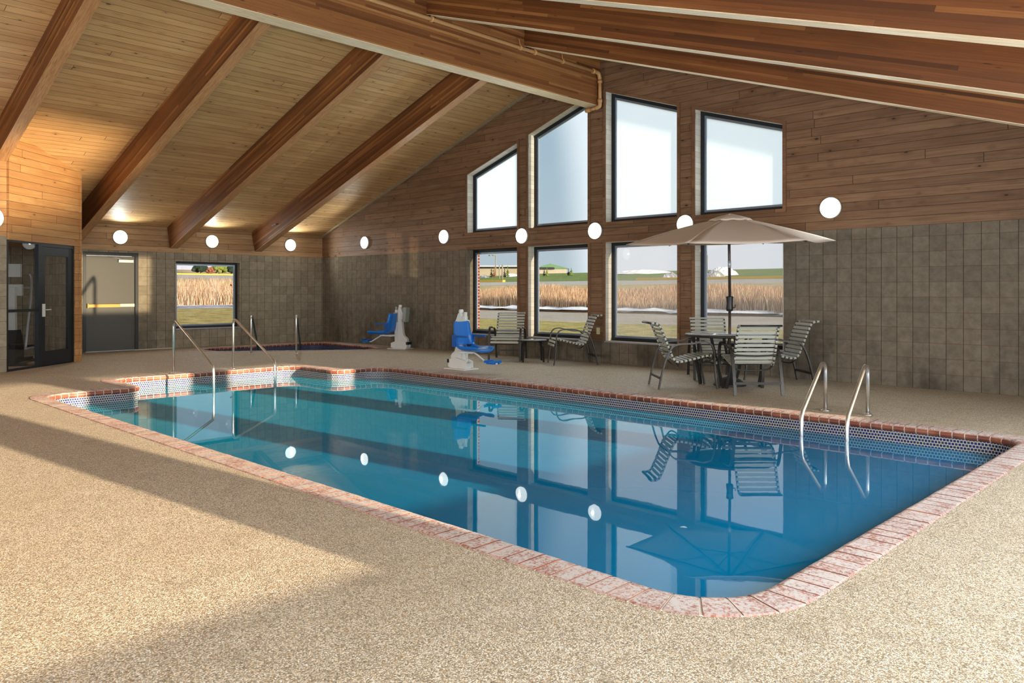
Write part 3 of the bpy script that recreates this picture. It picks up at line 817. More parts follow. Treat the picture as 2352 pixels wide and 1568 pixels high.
# ridge beam along y
r = empty('ridge_beam', (-8.97, YB-.002, 5.72), label='deep laminated timber ridge beam running to the window wall', cat='beam')
a, b = beam_mesh(YB-YF-.01, .26, 1.05, None)
o1 = a.build('beam_side', M['glulam_ridge'], r); o2 = b.build('beam_soffit', M['soffit_bounce_lit'], r); o2['label'] = 'pale underside lamination'
r.rotation_euler = (0,0,-PI/2)
# steel hangers where the right-hand rafters meet the ridge beam
hp = None
for i, yy in enumerate(RYS[:5]):
    if hp is None:
        m = MB(); m.box(-.004, .006, -.055, .055, -.50, .02)
        for s_ in (-1, 1):
            m.box(0, .03, s_*.05-.003, s_*.05+.003, -.50, .02)
        for k in range(7):
            for s_ in (-1, 1): m.ball((.012, s_*.03, -.46+.07*k), .009, 0, 6, 4)
        hp = m.build('steel_hanger', M['hanger']); o = hp
    else: o = hp.copy(); COL.objects.link(o)
    o.location = (-8.835, yy, 5.72); tag(o, 'black steel hanger on the right rafter ' + LBL[i], 'bracket', 'rafter hangers')

# sprinkler pipe
pr = empty('sprinkler_pipe', (-8.76, YB-.12, 5.23), label='tan painted sprinkler pipe running beside the ridge beam and down the window wall', cat='pipe')
pv = Matrix.Translation(-Vector(pr.location)); PX = -8.765
def ppart(m, nm):
    o = m.build(nm, M['pipe']); o.parent = pr; o.matrix_parent_inverse = pv; return o
m = MB(); m.tube([(PX,YF+.1,5.23),(PX,YB-.22,5.23)], .03, 12); m.tube([(PX,YB-.10,5.12),(PX,YB-.10,4.72)], .03, 12); m.tube([(PX-.06,YB-.10,4.615),(-9.0,YB-.10,4.60)], .026, 12)
ppart(m, 'pipe_run')
def elbow(pts): return MB().tube(catmull(pts, 5), .036, 12)
ppart(elbow([(PX,YB-.25,5.23),(PX,YB-.14,5.215),(PX,YB-.10,5.12)]), 'elbow')
ppart(elbow([(PX,YB-.10,4.74),(PX-.01,YB-.10,4.64),(PX-.09,YB-.10,4.612)]), 'elbow')
ppart(elbow([(-8.98,YB-.10,4.60),(-9.07,YB-.10,4.60),(-9.1,YB-.04,4.63),(-9.1,YB+.01,4.66)]), 'elbow')
for yy in (YB-.28, ): ppart(MB().tube([(PX,yy-.03,5.23),(PX,yy+.03,5.23)], .044, 12), 'coupling')
ppart(MB().tube([(PX,YB-.10,5.1),(PX,YB-.10,5.05)], .044, 12), 'coupling')
ppart(MB().tube([(PX,YB-.10,4.76),(PX,YB-.10,4.71)], .044, 12), 'coupling')
for yy in (10.2, 9.15, 9.5, 7.3, 5.0):
    m = MB(); m.tube([(PX,yy-.02,5.23),(PX,yy+.02,5.23)], .042, 12); m.tube([(PX,yy,5.26),(PX-.02,yy,5.36),(PX-.07,yy,5.4)], .008, 6); ppart(m, 'clamp')
# sprinkler head on the left rafter
m = MB(); m.tube([(0,0,0),(0,-.05,0)], .016, 8); m.lathe([(.03,0),(.03,.012)], 12, 0, (0,-.07,-.03)); m.tube([(0,-.05,0),(0,-.07,-.03)], .008, 6)
o = m.build('fire_sprinkler', M['sill_metal']); o.location = (-16.9, 9.315, 2.87); tag(o, 'small sprinkler head on the side of the left rafter nearest the window wall', 'sprinkler')

# ------------------------------------------------------------------ wall lamps
def lamp(loc, rz, label, rad=.148):
    r = empty('wall_lamp', loc, rz, label, 'lamp', 'round wall lamps')
    # local: faces -y
    Mx = Matrix.Rotation(PI/2, 4, 'X')
    m = MB(); prof = [(rad+.004,0),(rad+.004,.035),(rad-.01,.045)]; m.lathe(prof, 40, 0, (0,0,0), Mx); m.build('lamp_base', M['white_strip'], r)
    m = MB(); prof = [(rad,.03)]+[(rad*math.cos(a), .045+.045*math.sin(a)) for a in [k*PI/2/8*.98 for k in range(9)]]; m.lathe(prof, 40, 0, (0,0,0), Mx); m.build('lamp_shade', M['lamp'], r)
    return r
pB = [(-16.14,2.5,'lit round wall lamp on the window wall, nearest the far corner'), (-13.15,2.5,'lit round wall lamp left of the windows on planks above the blue lift chair'),
      (-10.78,2.4,'lit round wall lamp on the pier between first and second windows'), (-8.93,2.4,'lit round wall lamp below the ridge beam between the middle windows'),
      (-7.04,2.41,'lit round wall lamp partly hidden behind the beige umbrella'), (-4.63,2.5,'lit round wall lamp on the planks right of the umbrella')]
lp = lamp((pB[0][0], YB, pB[0][1]), 0, pB[0][2])
for x, z, lb in pB[1:]:
    c = copy_tree(lp); c.location = (x, YB, z); c['label'] = lb
for yy, lb in ((6.25,'lit round wall lamp above the dark exit door'), (8.31,'lit round wall lamp above the picture window on the left wall'), (10.37,'lit round wall lamp on the left wall nearest the far corner')):
    c = copy_tree(lp); c.location = (XL, yy, 2.48); c.rotation_euler = (0,0,PI/2); c['label'] = lb
c = copy_tree(lp); c.location = (-14.6, 3.09, 2.46); c.rotation_euler = (0,0,PI/2); c.scale = (1.2,1.2,1.2); c['label'] = 'lit round wall lamp cut by the left edge beside the glass entry'
m = MB(); m.rbox(-.037,.037,-.008,0,-.06,.06,.008); o = m.build('outlet_cover', M['outlet']); o.location = (-8.88, YB, .575)
tag(o, 'cream outlet cover on the plank pier between the middle windows', 'outlet')

# ------------------------------------------------------------------ hand rails
def rail(name, label, group, base, end, top, steep=None, zend=-.55, r=.019, mat='steel', bendz=.10, second=None):
    """vertical leg on the deck at base, arc, slope to end, then down into the water"""
    b = Vector((base[0], base[1], 0)); e = Vector((end[0], end[1], 0)); d = (e-b); Ln = d.length; d.normalize()
    root = empty(name, b, 0, label, 'handrail', group)
    up = Vector((0,0,1)); R = .085
    def P(s, z): return Vector((0,0,0)) + d*s + up*z
    sl = math.atan2(top-bendz-.05, Ln-.10)
    pts = [P(0,0), P(0,top-R)]
    n = 8; a1 = PI - (PI/2 - sl) - 0
    # arc from vertical going up, turning over to slope
    tot = PI/2 + sl
    for k in range(1, n+1):
        a = PI - tot*k/n; pts.append(P(R+R*math.cos(a), top-R+R*math.sin(a)))
    pts.append(P(Ln-.035, bendz+.05)); pts.append(P(Ln-.01, bendz-.0)); pts.append(P(Ln, bendz-.07)); pts.append(P(Ln, zend))
    if mat == 'steel': m = MB(); m.tube(pts, r, 14); m.build('rail_tube', M[mat], root)
    else:
        m = MB(); m.tube(pts[:6], r, 14); m.build('rail_post', M['steel'], root)
        m = MB(); m.tube(pts[5:], r, 14); m.build('sloping_bar', M[mat], root)
    m = MB(); m.lathe([(.05,0),(.05,.008),(.03,.02),(.024,.026)], 24); m.build('escutcheon', M['steel'], root)
    return root
rail('pool_handrail', 'stainless pool rail at the alcove steps nearest the glass entry', 'pool entry rails', (-12.50,5.12), (-10.95,5.06), .82, bendz=.17)
rail('pool_handrail', 'stainless pool rail at the alcove steps in front of the spa', 'pool entry rails', (-12.56,6.14), (-10.87,5.98), .82, bendz=.19)
rail('spa_handrail', 'left spa handrail, steel post with sloping bar in shaded colour', 'spa rails', (-15.2,7.82), (-16.05,8.42), .79, bendz=.02, mat='steel_shaded', zend=-.5)
rail('spa_handrail', 'right spa handrail, steel post with sloping bar in shaded colour', 'spa rails', (-14.63,8.53), (-15.48,9.13), .80, bendz=.02, mat='steel_shaded', zend=-.5)
rail('ladder_rail', 'short steel ladder rail at the right end of the pool, left of the pair', 'pool ladder rails', (-3.52,8.46), (-3.46,7.73), .52, bendz=.03, zend=-.7, r=.02)
rail('ladder_rail', 'short steel ladder rail at the right end of the pool, right of the pair', 'pool ladder rails', (-3.08,8.47), (-3.01,7.74), .52, bendz=.03, zend=-.7, r=.02)

# ------------------------------------------------------------------ patio chairs
def make_chair():
    root = empty('patio_chair')
    legp = catmull([(-.40,0),(-.355,.22),(-.29,.43),(-.22,.555),(-.12,.595),(.05,.605),(.19,.628),(.29,.60),(.335,.51),(.345,.36),(.36,.16),(.385,0)], 4)
    for s in (-1, 1):
        m = MB(); m.tube([(s*.295, p.x, p.y) for p in legp], .012, rect=(.038,.019), up=(1,0,0)); m.build('leg_frame', M['chair_frame'], root)
    prof = catmull([(-.50,.872),(-.44,.872),(-.385,.845),(-.345,.77),(-.30,.66),(-.245,.52),(-.195,.405),(-.14,.362),(-.04,.37),(.12,.408),(.26,.44),(.335,.43),(.375,.37),(.385,.32)], 6)
    m = MB()
    for s in (-1, 1): m.tube([(s*.252, p.x, p.y) for p in prof], .013, 8)
    m.tube([(-.252,-.50,.872),(.252,-.50,.872)], .012, 8); m.tube([(-.252,.385,.325),(.252,.385,.325)], .011, 8)
    # under-seat bows linking the sling rails with the leg frames
    m.tube(catmull([(-.285,-.25,.5),(-.2,-.27,.49),(0,-.29,.485),(.2,-.27,.49),(.285,-.25,.5)],4), .011, 8)
    m.tube(catmull([(-.285,.33,.45),(-.24,.28,.36),(0,.24,.335),(.24,.28,.36),(.285,.33,.45)],4), .011, 8)
    m.tube(catmull([(-.252,-.16,.36),(-.2,-.12,.30),(0,-.1,.285),(.2,-.12,.30),(.252,-.16,.36)],4), .01, 8)
    m.build('sling_frame', M['chair_frame'], root)
    m = MB(); m.box(-.285,.285,-.388,-.366,.135,.165); m.build('stretcher', M['chair_frame'], root)
    # straps
    S = [0]
    for a, b in zip(prof, prof[1:]): S.append(S[-1]+(b-a).length)
    def at(s):
        for i in range(len(prof)-1):
            if S[i] <= s <= S[i+1]:
                a, b = prof[i], prof[i+1]; return a+(b-a)*((s-S[i])/(S[i+1]-S[i])), (b-a).normalized()
        return prof[-1], (prof[-1]-prof[-2]).normalized()
    tot = S[-1]; n = 22; pit = tot/n
    bk = MB(); st = MB()
    for k in range(n):
        p, t = at((k+.5)*pit); h = .0385 if k not in (8, 9) else .042
        nn = Vector((-t.y, t.x))
        if nn.y < 0: nn = -nn
        tgt = bk if p.x < -.17 else st
        Mx = Matrix(((1,0,0,0),(0,t.x,nn.x,p.x),(0,t.y,nn.y,p.y),(0,0,0,1)))
        tgt.box(-.25,.25,-h/2,h/2,.010,.0145,0,Mx)
        for s in (-1, 1):    # wrapped ends round the rail
            ring = [(s*.252 + .017*math.cos(a), .017*math.sin(a)) for a in [2*PI*q/10 for q in range(10)]]
            tgt.prism(ring, lambda a, b, d: (a, d, b), -h/2, h/2, 0, Mx, True)
    bk.build('backrest', M['strap'], root); st.build('seat', M['strap'], root)
    return root
chairs = [((-4.90,9.39),(-.70,.71),'strap patio chair with its back to the camera at the umbrella table','chairs around the umbrella table'),
          ((-5.80,9.25),(.68,.73),'strap patio chair at the left side of the umbrella table, seen from its side','chairs around the umbrella table'),
          ((-5.12,10.66),(-.69,-.73),'strap patio chair at the right of the umbrella table by the block wall','chairs around the umbrella table'),
          ((-6.12,10.55),(.62,-.78),'strap patio chair behind the umbrella table with its back to the windows','chairs around the umbrella table'),
          ((-10.50,10.62),(.57,-.82),'strap patio chair facing the pool left of the small round side table','chairs beside the low side table'),
          ((-9.06,10.80),(-.62,-.785),'strap patio chair turned sideways at the right of the small side table','chairs beside the low side table')]
c0 = make_chair()
for i, (p, f, lb, gr) in enumerate(chairs):
    c = c0 if i == 0 else copy_tree(c0)
    c.location = (p[0], p[1], 0); c.rotation_euler = (0,0,face_dir(*f)); tag(c, lb, 'chair', gr)

# dining table with umbrella
TC = (-5.43, 9.85)
t = empty('patio_table', (TC[0],TC[1],0), 0, 'round dark metal patio table under the beige umbrella', 'table')
m = MB(); m.lathe([(.56,.675),(.598,.675),(.606,.69),(.602,.708),(.592,.711),(.56,.709)], 56); m.build('rim', M['table_frame'], t)
m = MB(); m.lathe([(.024,.706),(.590,.706),(.590,.7135),(.024,.7135)], 56); m.build('table_top', M['glass_table'], t)
for k in range(4):
    a = math.radians(20+90*k); c_, s_ = math.cos(a), math.sin(a); px, py = -s_, c_
    m = MB()
    m.tube([(.47*c_+.17*px,.47*s_+.17*py,.69),(.44*c_+.10*px,.44*s_+.10*py,.35),(.40*c_+.02*px,.40*s_+.02*py,.0)], .01, rect=(.035,.018))
    m.tube([(.47*c_-.17*px,.47*s_-.17*py,.69),(.44*c_-.10*px,.44*s_-.10*py,.35),(.40*c_-.02*px,.40*s_-.02*py,.0)], .01, rect=(.035,.018))
    m.build('leg', M['table_frame'], t)
m = MB(); m.lathe([(.25,.36),(.262,.37),(.25,.38),(.238,.37)], 36)
for k in range(4):
    a = math.radians(20+90*k); m.tube([(.25*math.cos(a),.25*math.sin(a),.37),(.43*math.cos(a),.43*math.sin(a),.37)], .009, 8)
m.build('brace_ring', M['table_frame'], t)
um = empty('patio_umbrella', (TC[0],TC[1],0), 0, 'beige hexagonal patio umbrella open above the round table', 'umbrella')
m = MB(); m.lathe([(.22,0),(.222,.018),(.205,.03),(.19,.045),(.14,.085),(.09,.105),(.05,.115),(.034,.125),(.034,.19)], 40); m.build('base', M['base_iron'], um)
m = MB(); m.tube([(0,0,.02),(0,0,1.30)], .019, 14); m.tube([(0,0,1.30),(-.012,.0,2.28)], .019, 14); m.build('pole', M['pole'], um)
m = MB(); m.lathe([(.024,1.02),(.045,1.03),(.05,1.06),(.042,1.12),(.046,1.19),(.05,1.21),(.05,1.225),(.022,1.23)], 16); m.tube([(.04,0,1.08),(.075,.01,1.07),(.08,.01,1.11)], .007, 6); m.build('crank_housing', M['black_plastic'], um)
m = MB(); m.tube([(-.003,0,1.62),(-.004,0,1.72)], .0215, 12); m.build('label_sleeve', M['sill_metal'], um)
rt = Vector((.714,.700)); fw = Vector((-.700,.714))
tips = []
for (a, b, z) in ((1.41,-.15,1.985),(.835,1.145,2.035),(-.575,1.30,2.015),(-1.41,.15,1.948),(-.835,-1.145,1.892),(.575,-1.30,1.915)):
    v = rt*a+fw*b; tips.append(Vector((v.x, v.y, z)))
apex = Vector((-.012+.714*.02, .0+.7*.02, 2.335))
m = MB(); NS, NR = 10, 12
for i in range(6):
    a, b = tips[i], tips[(i+1) % 6]; pan = []
    for j in range(NR+1):
        f = j/NR
        for k in range(NS+1):
            s_ = k/NS; e = a.lerp(b, s_); edge_in = 1-.05*math.sin(PI*s_)*f
            p = apex.lerp(Vector((e.x*edge_in, e.y*edge_in, e.z)), f)
            p.z += .022*math.sin(PI*f) - .022*math.sin(PI*s_)*f + .0025*math.sin(9*s_+7*i+9*f)*f
            pan.append(p)
    k0 = m.add(pan); w_ = NS+1
    for j in range(NR):
        for k in range(NS): m.face((k0+j*w_+k, k0+(j+1)*w_+k, k0+(j+1)*w_+k+1, k0+j*w_+k+1), 0, None, True)
can = m.build('canopy', M['umbrella'], um, recalc=False)
sd = can.modifiers.new('Solidify', 'SOLIDIFY'); sd.thickness = .003; sd.offset = 0
# top vent cap
m = MB(); kk = []
for j, (f, dz) in enumerate(((0.0,.03),(.10,.034),(.19,.030),(.215,.012))):
    for i in range(36):
        a = i/36*6; ii = int(a) % 6; e = tips[ii].lerp(tips[(ii+1) % 6], a-int(a)); p = apex.lerp(e, f); p.z += dz+.006+.006*math.sin(i*1.7)*(f > .1); kk.append(p)
k0 = m.add(kk)
for j in range(3):
    for i in range(36):
        q = (i+1) % 36; m.face((k0+j*36+i, k0+(j+1)*36+i, k0+(j+1)*36+q, k0+j*36+q), 0, None, True)
o = m.build('vent_cap', M['umbrella'], um, recalc=False); sd = o.modifiers.new('Solidify', 'SOLIDIFY'); sd.thickness = .003
for i in range(6):
    m = MB(); tp = tips[i]
    a0 = Vector((apex.x, apex.y, apex.z-.03)); m.tube([a0, tp-Vector((0,0,.012))], .007, rect=(.018,.012)); m.tube([a0.lerp(tp, .5)-Vector((0,0,.012)), Vector((apex.x*.9, 0, 1.98))], .005, rect=(.012,.01)); m.build('rib', M['pole'], um)

# side table
t2 = empty('side_table', (-9.90, 10.66, 0), 0, 'low round side table between the two strap chairs by the windows', 'side table')
m = MB(); m.lathe([(.225,.375),(.262,.375),(.27,.39),(.262,.402),(.25,.404),(.245,.396),(.225,.396)], 40); m.build('rim', M['table_frame'], t2)
m = MB(); m.lathe([(.01,.39),(.262,.398),(.262,.4055),(.01,.4055)], 40); m.build('table_top', M['glass_table'], t2)
for k in range(4):
    a = math.radians(3+90*k); c_, s_ = math.cos(a), math.sin(a)
    m = MB(); m.tube(catmull([(.12*c_,.12*s_,.372),(.2*c_,.2*s_,.36),(.25*c_,.25*s_,.28),(.262*c_,.262*s_,.14),(.27*c_,.27*s_,0)], 4), .01, rect=(.014,.034), up=(c_,s_,0)); m.build('leg', M['table_frame'], t2)

# ------------------------------------------------------------------ pool lifts
def lift(loc, rz, mirror, label, battery=False):
    """local +y = direction the seat faces; mast at origin"""
    r = empty('pool_lift', loc, rz, label, 'pool lift', 'wheelchair pool lifts')
    s = mirror
    m = MB(); m.box(-.17,.17,-.24,.24,0,.014)
    m.box(-.075,.075,-.20,.16,.014,.10)
    m.prism([(-.22,.03),(.20,.03),(.20,.13),(.12,.16),(-.05,.19),(-.22,.16)], lambda a, b, d: (d, a, b), -.085, -.065)
    m.prism([(-.22,.03),(.20,.03),(.20,.13),(.12,.16),(-.05,.19),(-.22,.16)], lambda a, b, d: (d, a, b), .065, .085)
    m.build('base', M['white_plastic'], r)
    m = MB(); m.box(-.09,.09,-.245,-.20,.10,.16); m.build('base_cap', M['black_plastic'], r)
    # buttress + mast
    m = MB(); prof = [(-.20,.10),(-.20,.22),(-.17,.26),(-.12,.29),(-.09,.36),(-.075,.5),(-.06,.66),(-.11,.72),(-.115,.78),(-.075,.83),(-.045,.9),(-.03,.93),(.03,.93),(.04,.85),(.05,.1)]
    m.prism(prof, lambda a, b, d: (d, a, b), -.04, .04); m.build('mast', M['white_plastic'], r)
    m = MB(); m.lathe([(.04,0),(.04,.05),(.03,.07)], 16, 0, (0,0,.925)); m.build('mast_cap', M['white_plastic'], r)
    m = MB(); m.box(-.035,.035,.055,.12,.12,.88); m.tube([(0,.135,.16),(0,.135,.5)], .018, 10); m.build('actuator', M['white_plastic'], r)
    m = MB(); m.box(-.05,.05,.05,.15,.60,.82); m.tube([(0,.1,.8),(0,.1,.95)], .03, 10); m.build('motor', M['grey_plastic' if battery else 'white_plastic'], r)
    if battery:
        m = MB(); m.rbox(-.1,.06,-.14,-.06,.62,.95,.02,0, Matrix.Rotation(.08,4,'X')); m.build('battery_case', M['grey_plastic'], r)
        m = MB(); m.box(-.1*s-.06,-.1*s+.02,.03,.13,.28,.42); cb = m.build('control_box', M['grey_plastic'], r)
        m = MB(); m.box(-.1*s-.062,-.1*s+.022,.04,.12,.30,.40); m.build('sticker', M['yellow_sticker'], cb)
    # arm to seat
    ox = .16*s; oy = (.30 if battery else .37)
    m = MB(); m.tube([(0,.08,.30),(ox*.6,.14,.30),(ox,.2,.30)], .022, 10); m.box(ox-.03,ox+.03,.12,.42,.285,.315); m.build('support_arm', M['white_plastic'], r)
    # seat shell: side profile swept in x
    sh = [(-.03+.0,.80),(-.02,.76),(.0,.62),(.02,.48),(.05,.41),(.12,.365),(.27,.352),(.44,.358),(.53,.350)]
    sh = [(oy-.2+a, b) for a, b in sh]; P = catmull([(0,a,b) for a, b in sh], 5)
    m = MB(); n = len(P); nx = 12; grid = []
    for side in (0, 1):
        for i, p in enumerate(P):
            f = i/(n-1)
            wdt = .155+.055*math.sin(min(1, f*1.7)*PI/2) if f < .6 else .21
            if i == 0: wdt -= .03
            for k in range(nx+1):
                q = -1+2*k/nx
                lipc = .055*abs(q)**4*(1 if f > .25 else .6)
                nxt = P[min(i+1,n-1)]-P[max(i-1,0)]; nn = Vector((0, -nxt.z, nxt.y)).normalized()
                if nn.z < 0 and f > .5: nn = -nn
                if f <= .5 and nn.y < 0: nn = -nn
                base = Vector((ox+wdt*q, p.y, p.z)) + nn*lipc
                grid.append(base + nn*(-.03 if side else 0))
    k0 = m.add(grid); st = nx+1; off = n*st
    for i in range(n-1):
        for k in range(nx):
            a = k0+i*st+k
            m.face((a,a+1,a+st+1,a+st), 0, None, True); m.face((a+off,a+off+st,a+off+st+1,a+off+1), 0, None, True)
    for i in range(n-1):
        a = k0+i*st; m.face((a,a+st,a+off+st,a+off)); a = k0+i*st+nx; m.face((a,a+off,a+off+st,a+st))
    for k in range(nx):
        a = k0+k; m.face((a,a+off,a+off+1,a+1)); a = k0+(n-1)*st+k; m.face((a,a+1,a+off+1,a+off))
    m.build('seat', M['blue_plastic'], r)
    for q in (-1, 1):
        m = MB(); m.box(ox+q*.215-.016, ox+q*.215+.016, oy-.20, oy+.13, .555, .585); m.box(ox+q*.215-.012, ox+q*.215+.012, oy-.2, oy-.12, .40, .57); m.build('armrest', M['blue_dark'], r)
    m = MB(); m.tube(catmull([(ox-.17,oy-.12,.42),(ox-.06,oy-.04,.43),(ox+.02,oy-.02,.405),(ox+.1,oy-.05,.43),(ox+.18,oy-.12,.43)],4), .01, rect=(.004,.035)); m.box(ox+.0,ox+.05,oy-.04,oy-.02,.41,.44); m.build('seat_belt', M['black_plastic'], r)
    m = MB(); m.tube(catmull([(ox,oy+.02,.31),(ox,oy+.12,.29),(ox,oy+.34,.17),(ox,oy+.40,.155),(ox,oy+.58,.155)],4), .014, 10); m.build('footrest_tube', M['white_plastic'], r)
    m = MB(); m.box(ox-.10,ox+.10,oy+.40,oy+.58,.165,.18); m.box(ox-.11,ox+.11,oy+.40,oy+.415,.165,.205); m.box(ox-.11,ox+.11,oy+.565,oy+.58,.165,.205)
    for k in range(4): m.box(ox-.085+.045*k, ox-.06+.045*k, oy+.415, oy+.565, .145, .166)
    m.build('footrest', M['blue_plastic'], r)
    return r
lift((-9.78,8.78,0), face_dir(.97,.06), 1, 'blue seat pool lift on the pool deck in front of the first window')
lift((-14.22,10.92,0), face_dir(-.96,-.36), -1, 'blue seat pool lift with grey battery at the edge of the spa', True)

# ------------------------------------------------------------------ exercise machine behind the glass
ex = empty('elliptical_trainer', (-16.15, 3.85, 0), face_dir(.8,-.5), 'white and black elliptical trainer behind the glass sidelight', 'exercise machine')
m = MB(); m.box(-.05,.05,-.6,.55,.03,.09); m.box(-.3,.3,.45,.53,0,.05); m.box(-.25,.25,-.65,-.57,0,.05); m.build('base', M['black_plastic'], ex)
m = MB(); m.prism([(.05,.05),(.55,.05),(.5,.4),(.38,.62),(.22,.62),(.1,.4)], lambda a, b, d: (d, a, b), -.12, .12); m.build('shroud', M['black_plastic'], ex)
m = MB(); m.box(-.07,.07,.22,.32,.55,1.38, 0, Matrix.Rotation(-.04,4,'X')); m.build('column', M['gym_white'], ex)
m = MB(); m.box(-.14,.14,.16,.24,1.22,1.42); m.box(-.12,.12,.17,.25,1.55,1.78); m.build('console', M['gym_white'], ex)
m = MB()
for s_ in (-1, 1):
    m.tube(catmull([(s_*.27,.45,.3),(s_*.27,.35,.7),(s_*.28,.25,1.1),(s_*.25,.1,1.5),(s_*.2,.02,1.6)],4), .018, 8); m.tube([(s_*.05,.2,1.36),(s_*.2,.08,1.36),(s_*.22,-.02,1.36)], .014, 8)
    m.tube([(s_*.27,.45,.3),(s_*.2,-.4,.28)], .02, 8)
m.build('handlebars', M['sill_metal'], ex)
for s_ in (-1, 1):
    m = MB(); m.box(s_*.2-.07,s_*.2+.07,-.4,-.05,.29,.33); m.build('pedal', M['black_plastic'], ex)

# ------------------------------------------------------------------ outdoors
def zf(t):      # terrain height over distance from the window wall
    K = [(0,-.12),(6,-.1),(13,.06),(22.8,.12),(24,.15),(27,.45),(34,.6),(50,1.35),(62,2.1),(64,2.17),(72,2.55),(76,3.0),(95,3.3),(118,4.9),(150,6.3),(400,6.6)]
    for (a, za), (b, zb) in zip(K, K[1:]):
        if t <= b: return za+(zb-za)*(t-a)/(b-a)
    return K[-1][1]
def zl(t):      # over distance from the left wall
    K = [(0,-.12),(8,-.05),(21.6,.42),(25,.50),(25.3,.5),(32,1.0),(48,1.85),(60,2.55),(62,2.7),(74,3.3),(75,3.4),(90,3.9),(130,8.5),(220,16),(400,30)]
    for (a, za), (b, zb) in zip(K, K[1:]):
        if t <= b: return za+(zb-za)*(t-a)/(b-a)
    return K[-1][1]
def strip_front(name, t0, t1, mat, nt=8, wob=0.0, dz=0.0, jag=0.0, sk=.0):
    m = MB(); nx = 70; rows = []
    for i in range(nt+1):
        t = t0+(t1-t0)*i/nt; row = []
        for k in range(nx+1):
            f = k/nx; x = XL-.35-(t)*1.42 + f*(t*1.42+26+t*.35)
            tt = t + (wob*math.sin(x*.7)+wob*.6*math.sin(x*1.9+1) if i in (0, nt) else 0)
            z = zf(t)+dz + (jag*(math.sin(x*2.3)*.5+math.sin(x*5.1+i)*.3+random.uniform(-.2,.2)) if 0 < i < nt else 0)
            row.append((x, YB+.38+tt+sk*(-9-x), z))
        rows.append(row)
    k0 = m.add([p for r_ in rows for p in r_])
    for i in range(nt):
        for k in range(nx):
            a = k0+i*(nx+1)+k; m.face((a,a+1,a+nx+2,a+nx+1), 0, None, True)
    return m.build(name, mat)
def strip_left(name, t0, t1, mat, nt=8, dz=0.0, jag=0.0):
    m = MB(); ny = 60; rows = []
    for i in range(nt+1):
        t = t0+(t1-t0)*i/nt; row = []
        for k in range(ny+1):
            f = k/ny; x = XL-.38-t; y1 = .70*abs(x); y = -4-.1*t + f*(y1+4+.1*t)
            z = zl(t)+dz + (jag*(math.sin(y*1.7)*.5+random.uniform(-.3,.3)) if 0 < i < nt else 0)
            row.append((x, y, z))
        rows.append(row)
    k0 = m.add([p for r_ in rows for p in r_])
    for i in range(nt):
        for k in range(ny):
            a = k0+i*(ny+1)+k; m.face((a,a+1,a+ny+2,a+ny+1), 0, None, True)
    return m.build(name, mat)
S_ = 'structure'
tag(strip_front('lawn', 0, 13, M['lawn'], 6, .15), kind=S_)
tag(strip_front('road', 13.0, 22.8, M['asphalt'], 4), kind=S_)
tag(strip_front('snow_bank', 22.4, 24.6, M['snow'], 6, .35, .16, .16), 'bank of melting snow along the far side of the near road', 'snow bank')
tag(strip_front('meadow', 23.5, 50, M['meadow'], 8, 0, -.05), kind=S_)
tag(strip_front('meadow_edge', 50, 63.4, M['meadow_top'], 5), kind=S_)
tag(strip_front('far_road', 63.4, 74, M['asphalt2'], 3), kind=S_)
tag(strip_front('berm', 74, 150, M['berm'], 8, 0, 0, .15), kind=S_)
tag(strip_front('far_field', 150, 400, M['snow'], 3), kind=S_)
tag(strip_left('side_lawn', 0, 21.8, M['lawn'], 6), kind=S_)
tag(strip_left('side_path', 21.6, 25.3, M['dirt_snow'], 3, .03), kind=S_)
tag(strip_left('side_meadow', 25.2, 48, M['meadow'], 8), kind=S_)
tag(strip_left('side_verge', 48, 62, M['meadow_top'], 4), kind=S_)
tag(strip_left('side_road', 62, 74, M['asphalt2'], 3), kind=S_)
tag(strip_left('side_field', 74.5, 95, M['meadow_top'], 3), kind=S_)
tag(strip_left('snowy_hill', 95, 400, M['snow'], 5), kind=S_)
m = MB(); 
for k in range(30):
    y0 = -6+k*3; m.box(XL-74.9, XL-74.3, y0, y0+3.01, 3.25, 3.46)
tag(m.build('yellow_curb', M['curb_yellow']), 'yellow painted kerb beyond the far road, seen through the left window', 'kerb')
def curbf(x0, x1, lab):
    m = MB(); m.box(x0, x1, YB+74.5, YB+75.1, 2.75, 3.1); tag(m.build('yellow_curb', M['curb_yellow']), lab, 'kerb')
curbf(-130, -86, 'yellow painted kerb ending at two posts, seen through the first window')
curbf(-61, 10, 'yellow painted kerb beyond the far road, seen through the two right windows')
# dry grass blades (stuff)
def blades(name, n, pick, zfn, hmin, hmax, label, mt='blade'):
    vs, fs = [], []
    for i in range(n):
        x, y, t, hs = pick(); z = zfn(t)-.03; h = random.uniform(hmin, hmax)*hs
        a = random.uniform(0, PI); wd = random.uniform(.010,.028); lx, ly = random.uniform(-.25,.25)*h, random.uniform(-.25,.25)*h
        c, s = math.cos(a)*wd, math.sin(a)*wd; k = len(vs)
        vs += [(x-c,y-s,z),(x+c,y+s,z),(x+lx*.4+c*.6,y+ly*.4+s*.6,z+h*.6),(x+lx*.4-c*.6,y+ly*.4-s*.6,z+h*.6),(x+lx,y+ly,z+h)]
        fs += [(k,k+1,k+2,k+3),(k+3,k+2,k+4)]
    me = bpy.data.meshes.new(name); me.from_pydata(vs, [], fs); me.materials.append(M[mt]); me.update()
    o = bpy.data.objects.new(name, me); COL.objects.link(o); tag(o, label, 'dry grass', kind='stuff')
def pf():
    t = 24.3+22*random.random()**1.5; x = random.uniform(-18-t*1.15, 0+t*.1); 
    hs = .55+.5*(.5+.5*math.sin(x*.35+t*.3)) ; return x, YB+.38+t, t, hs
blades('tall_dry_grass', 90000, pf, zf, .5, 1.15, 'rust and straw coloured tall dry grass beyond the near road')
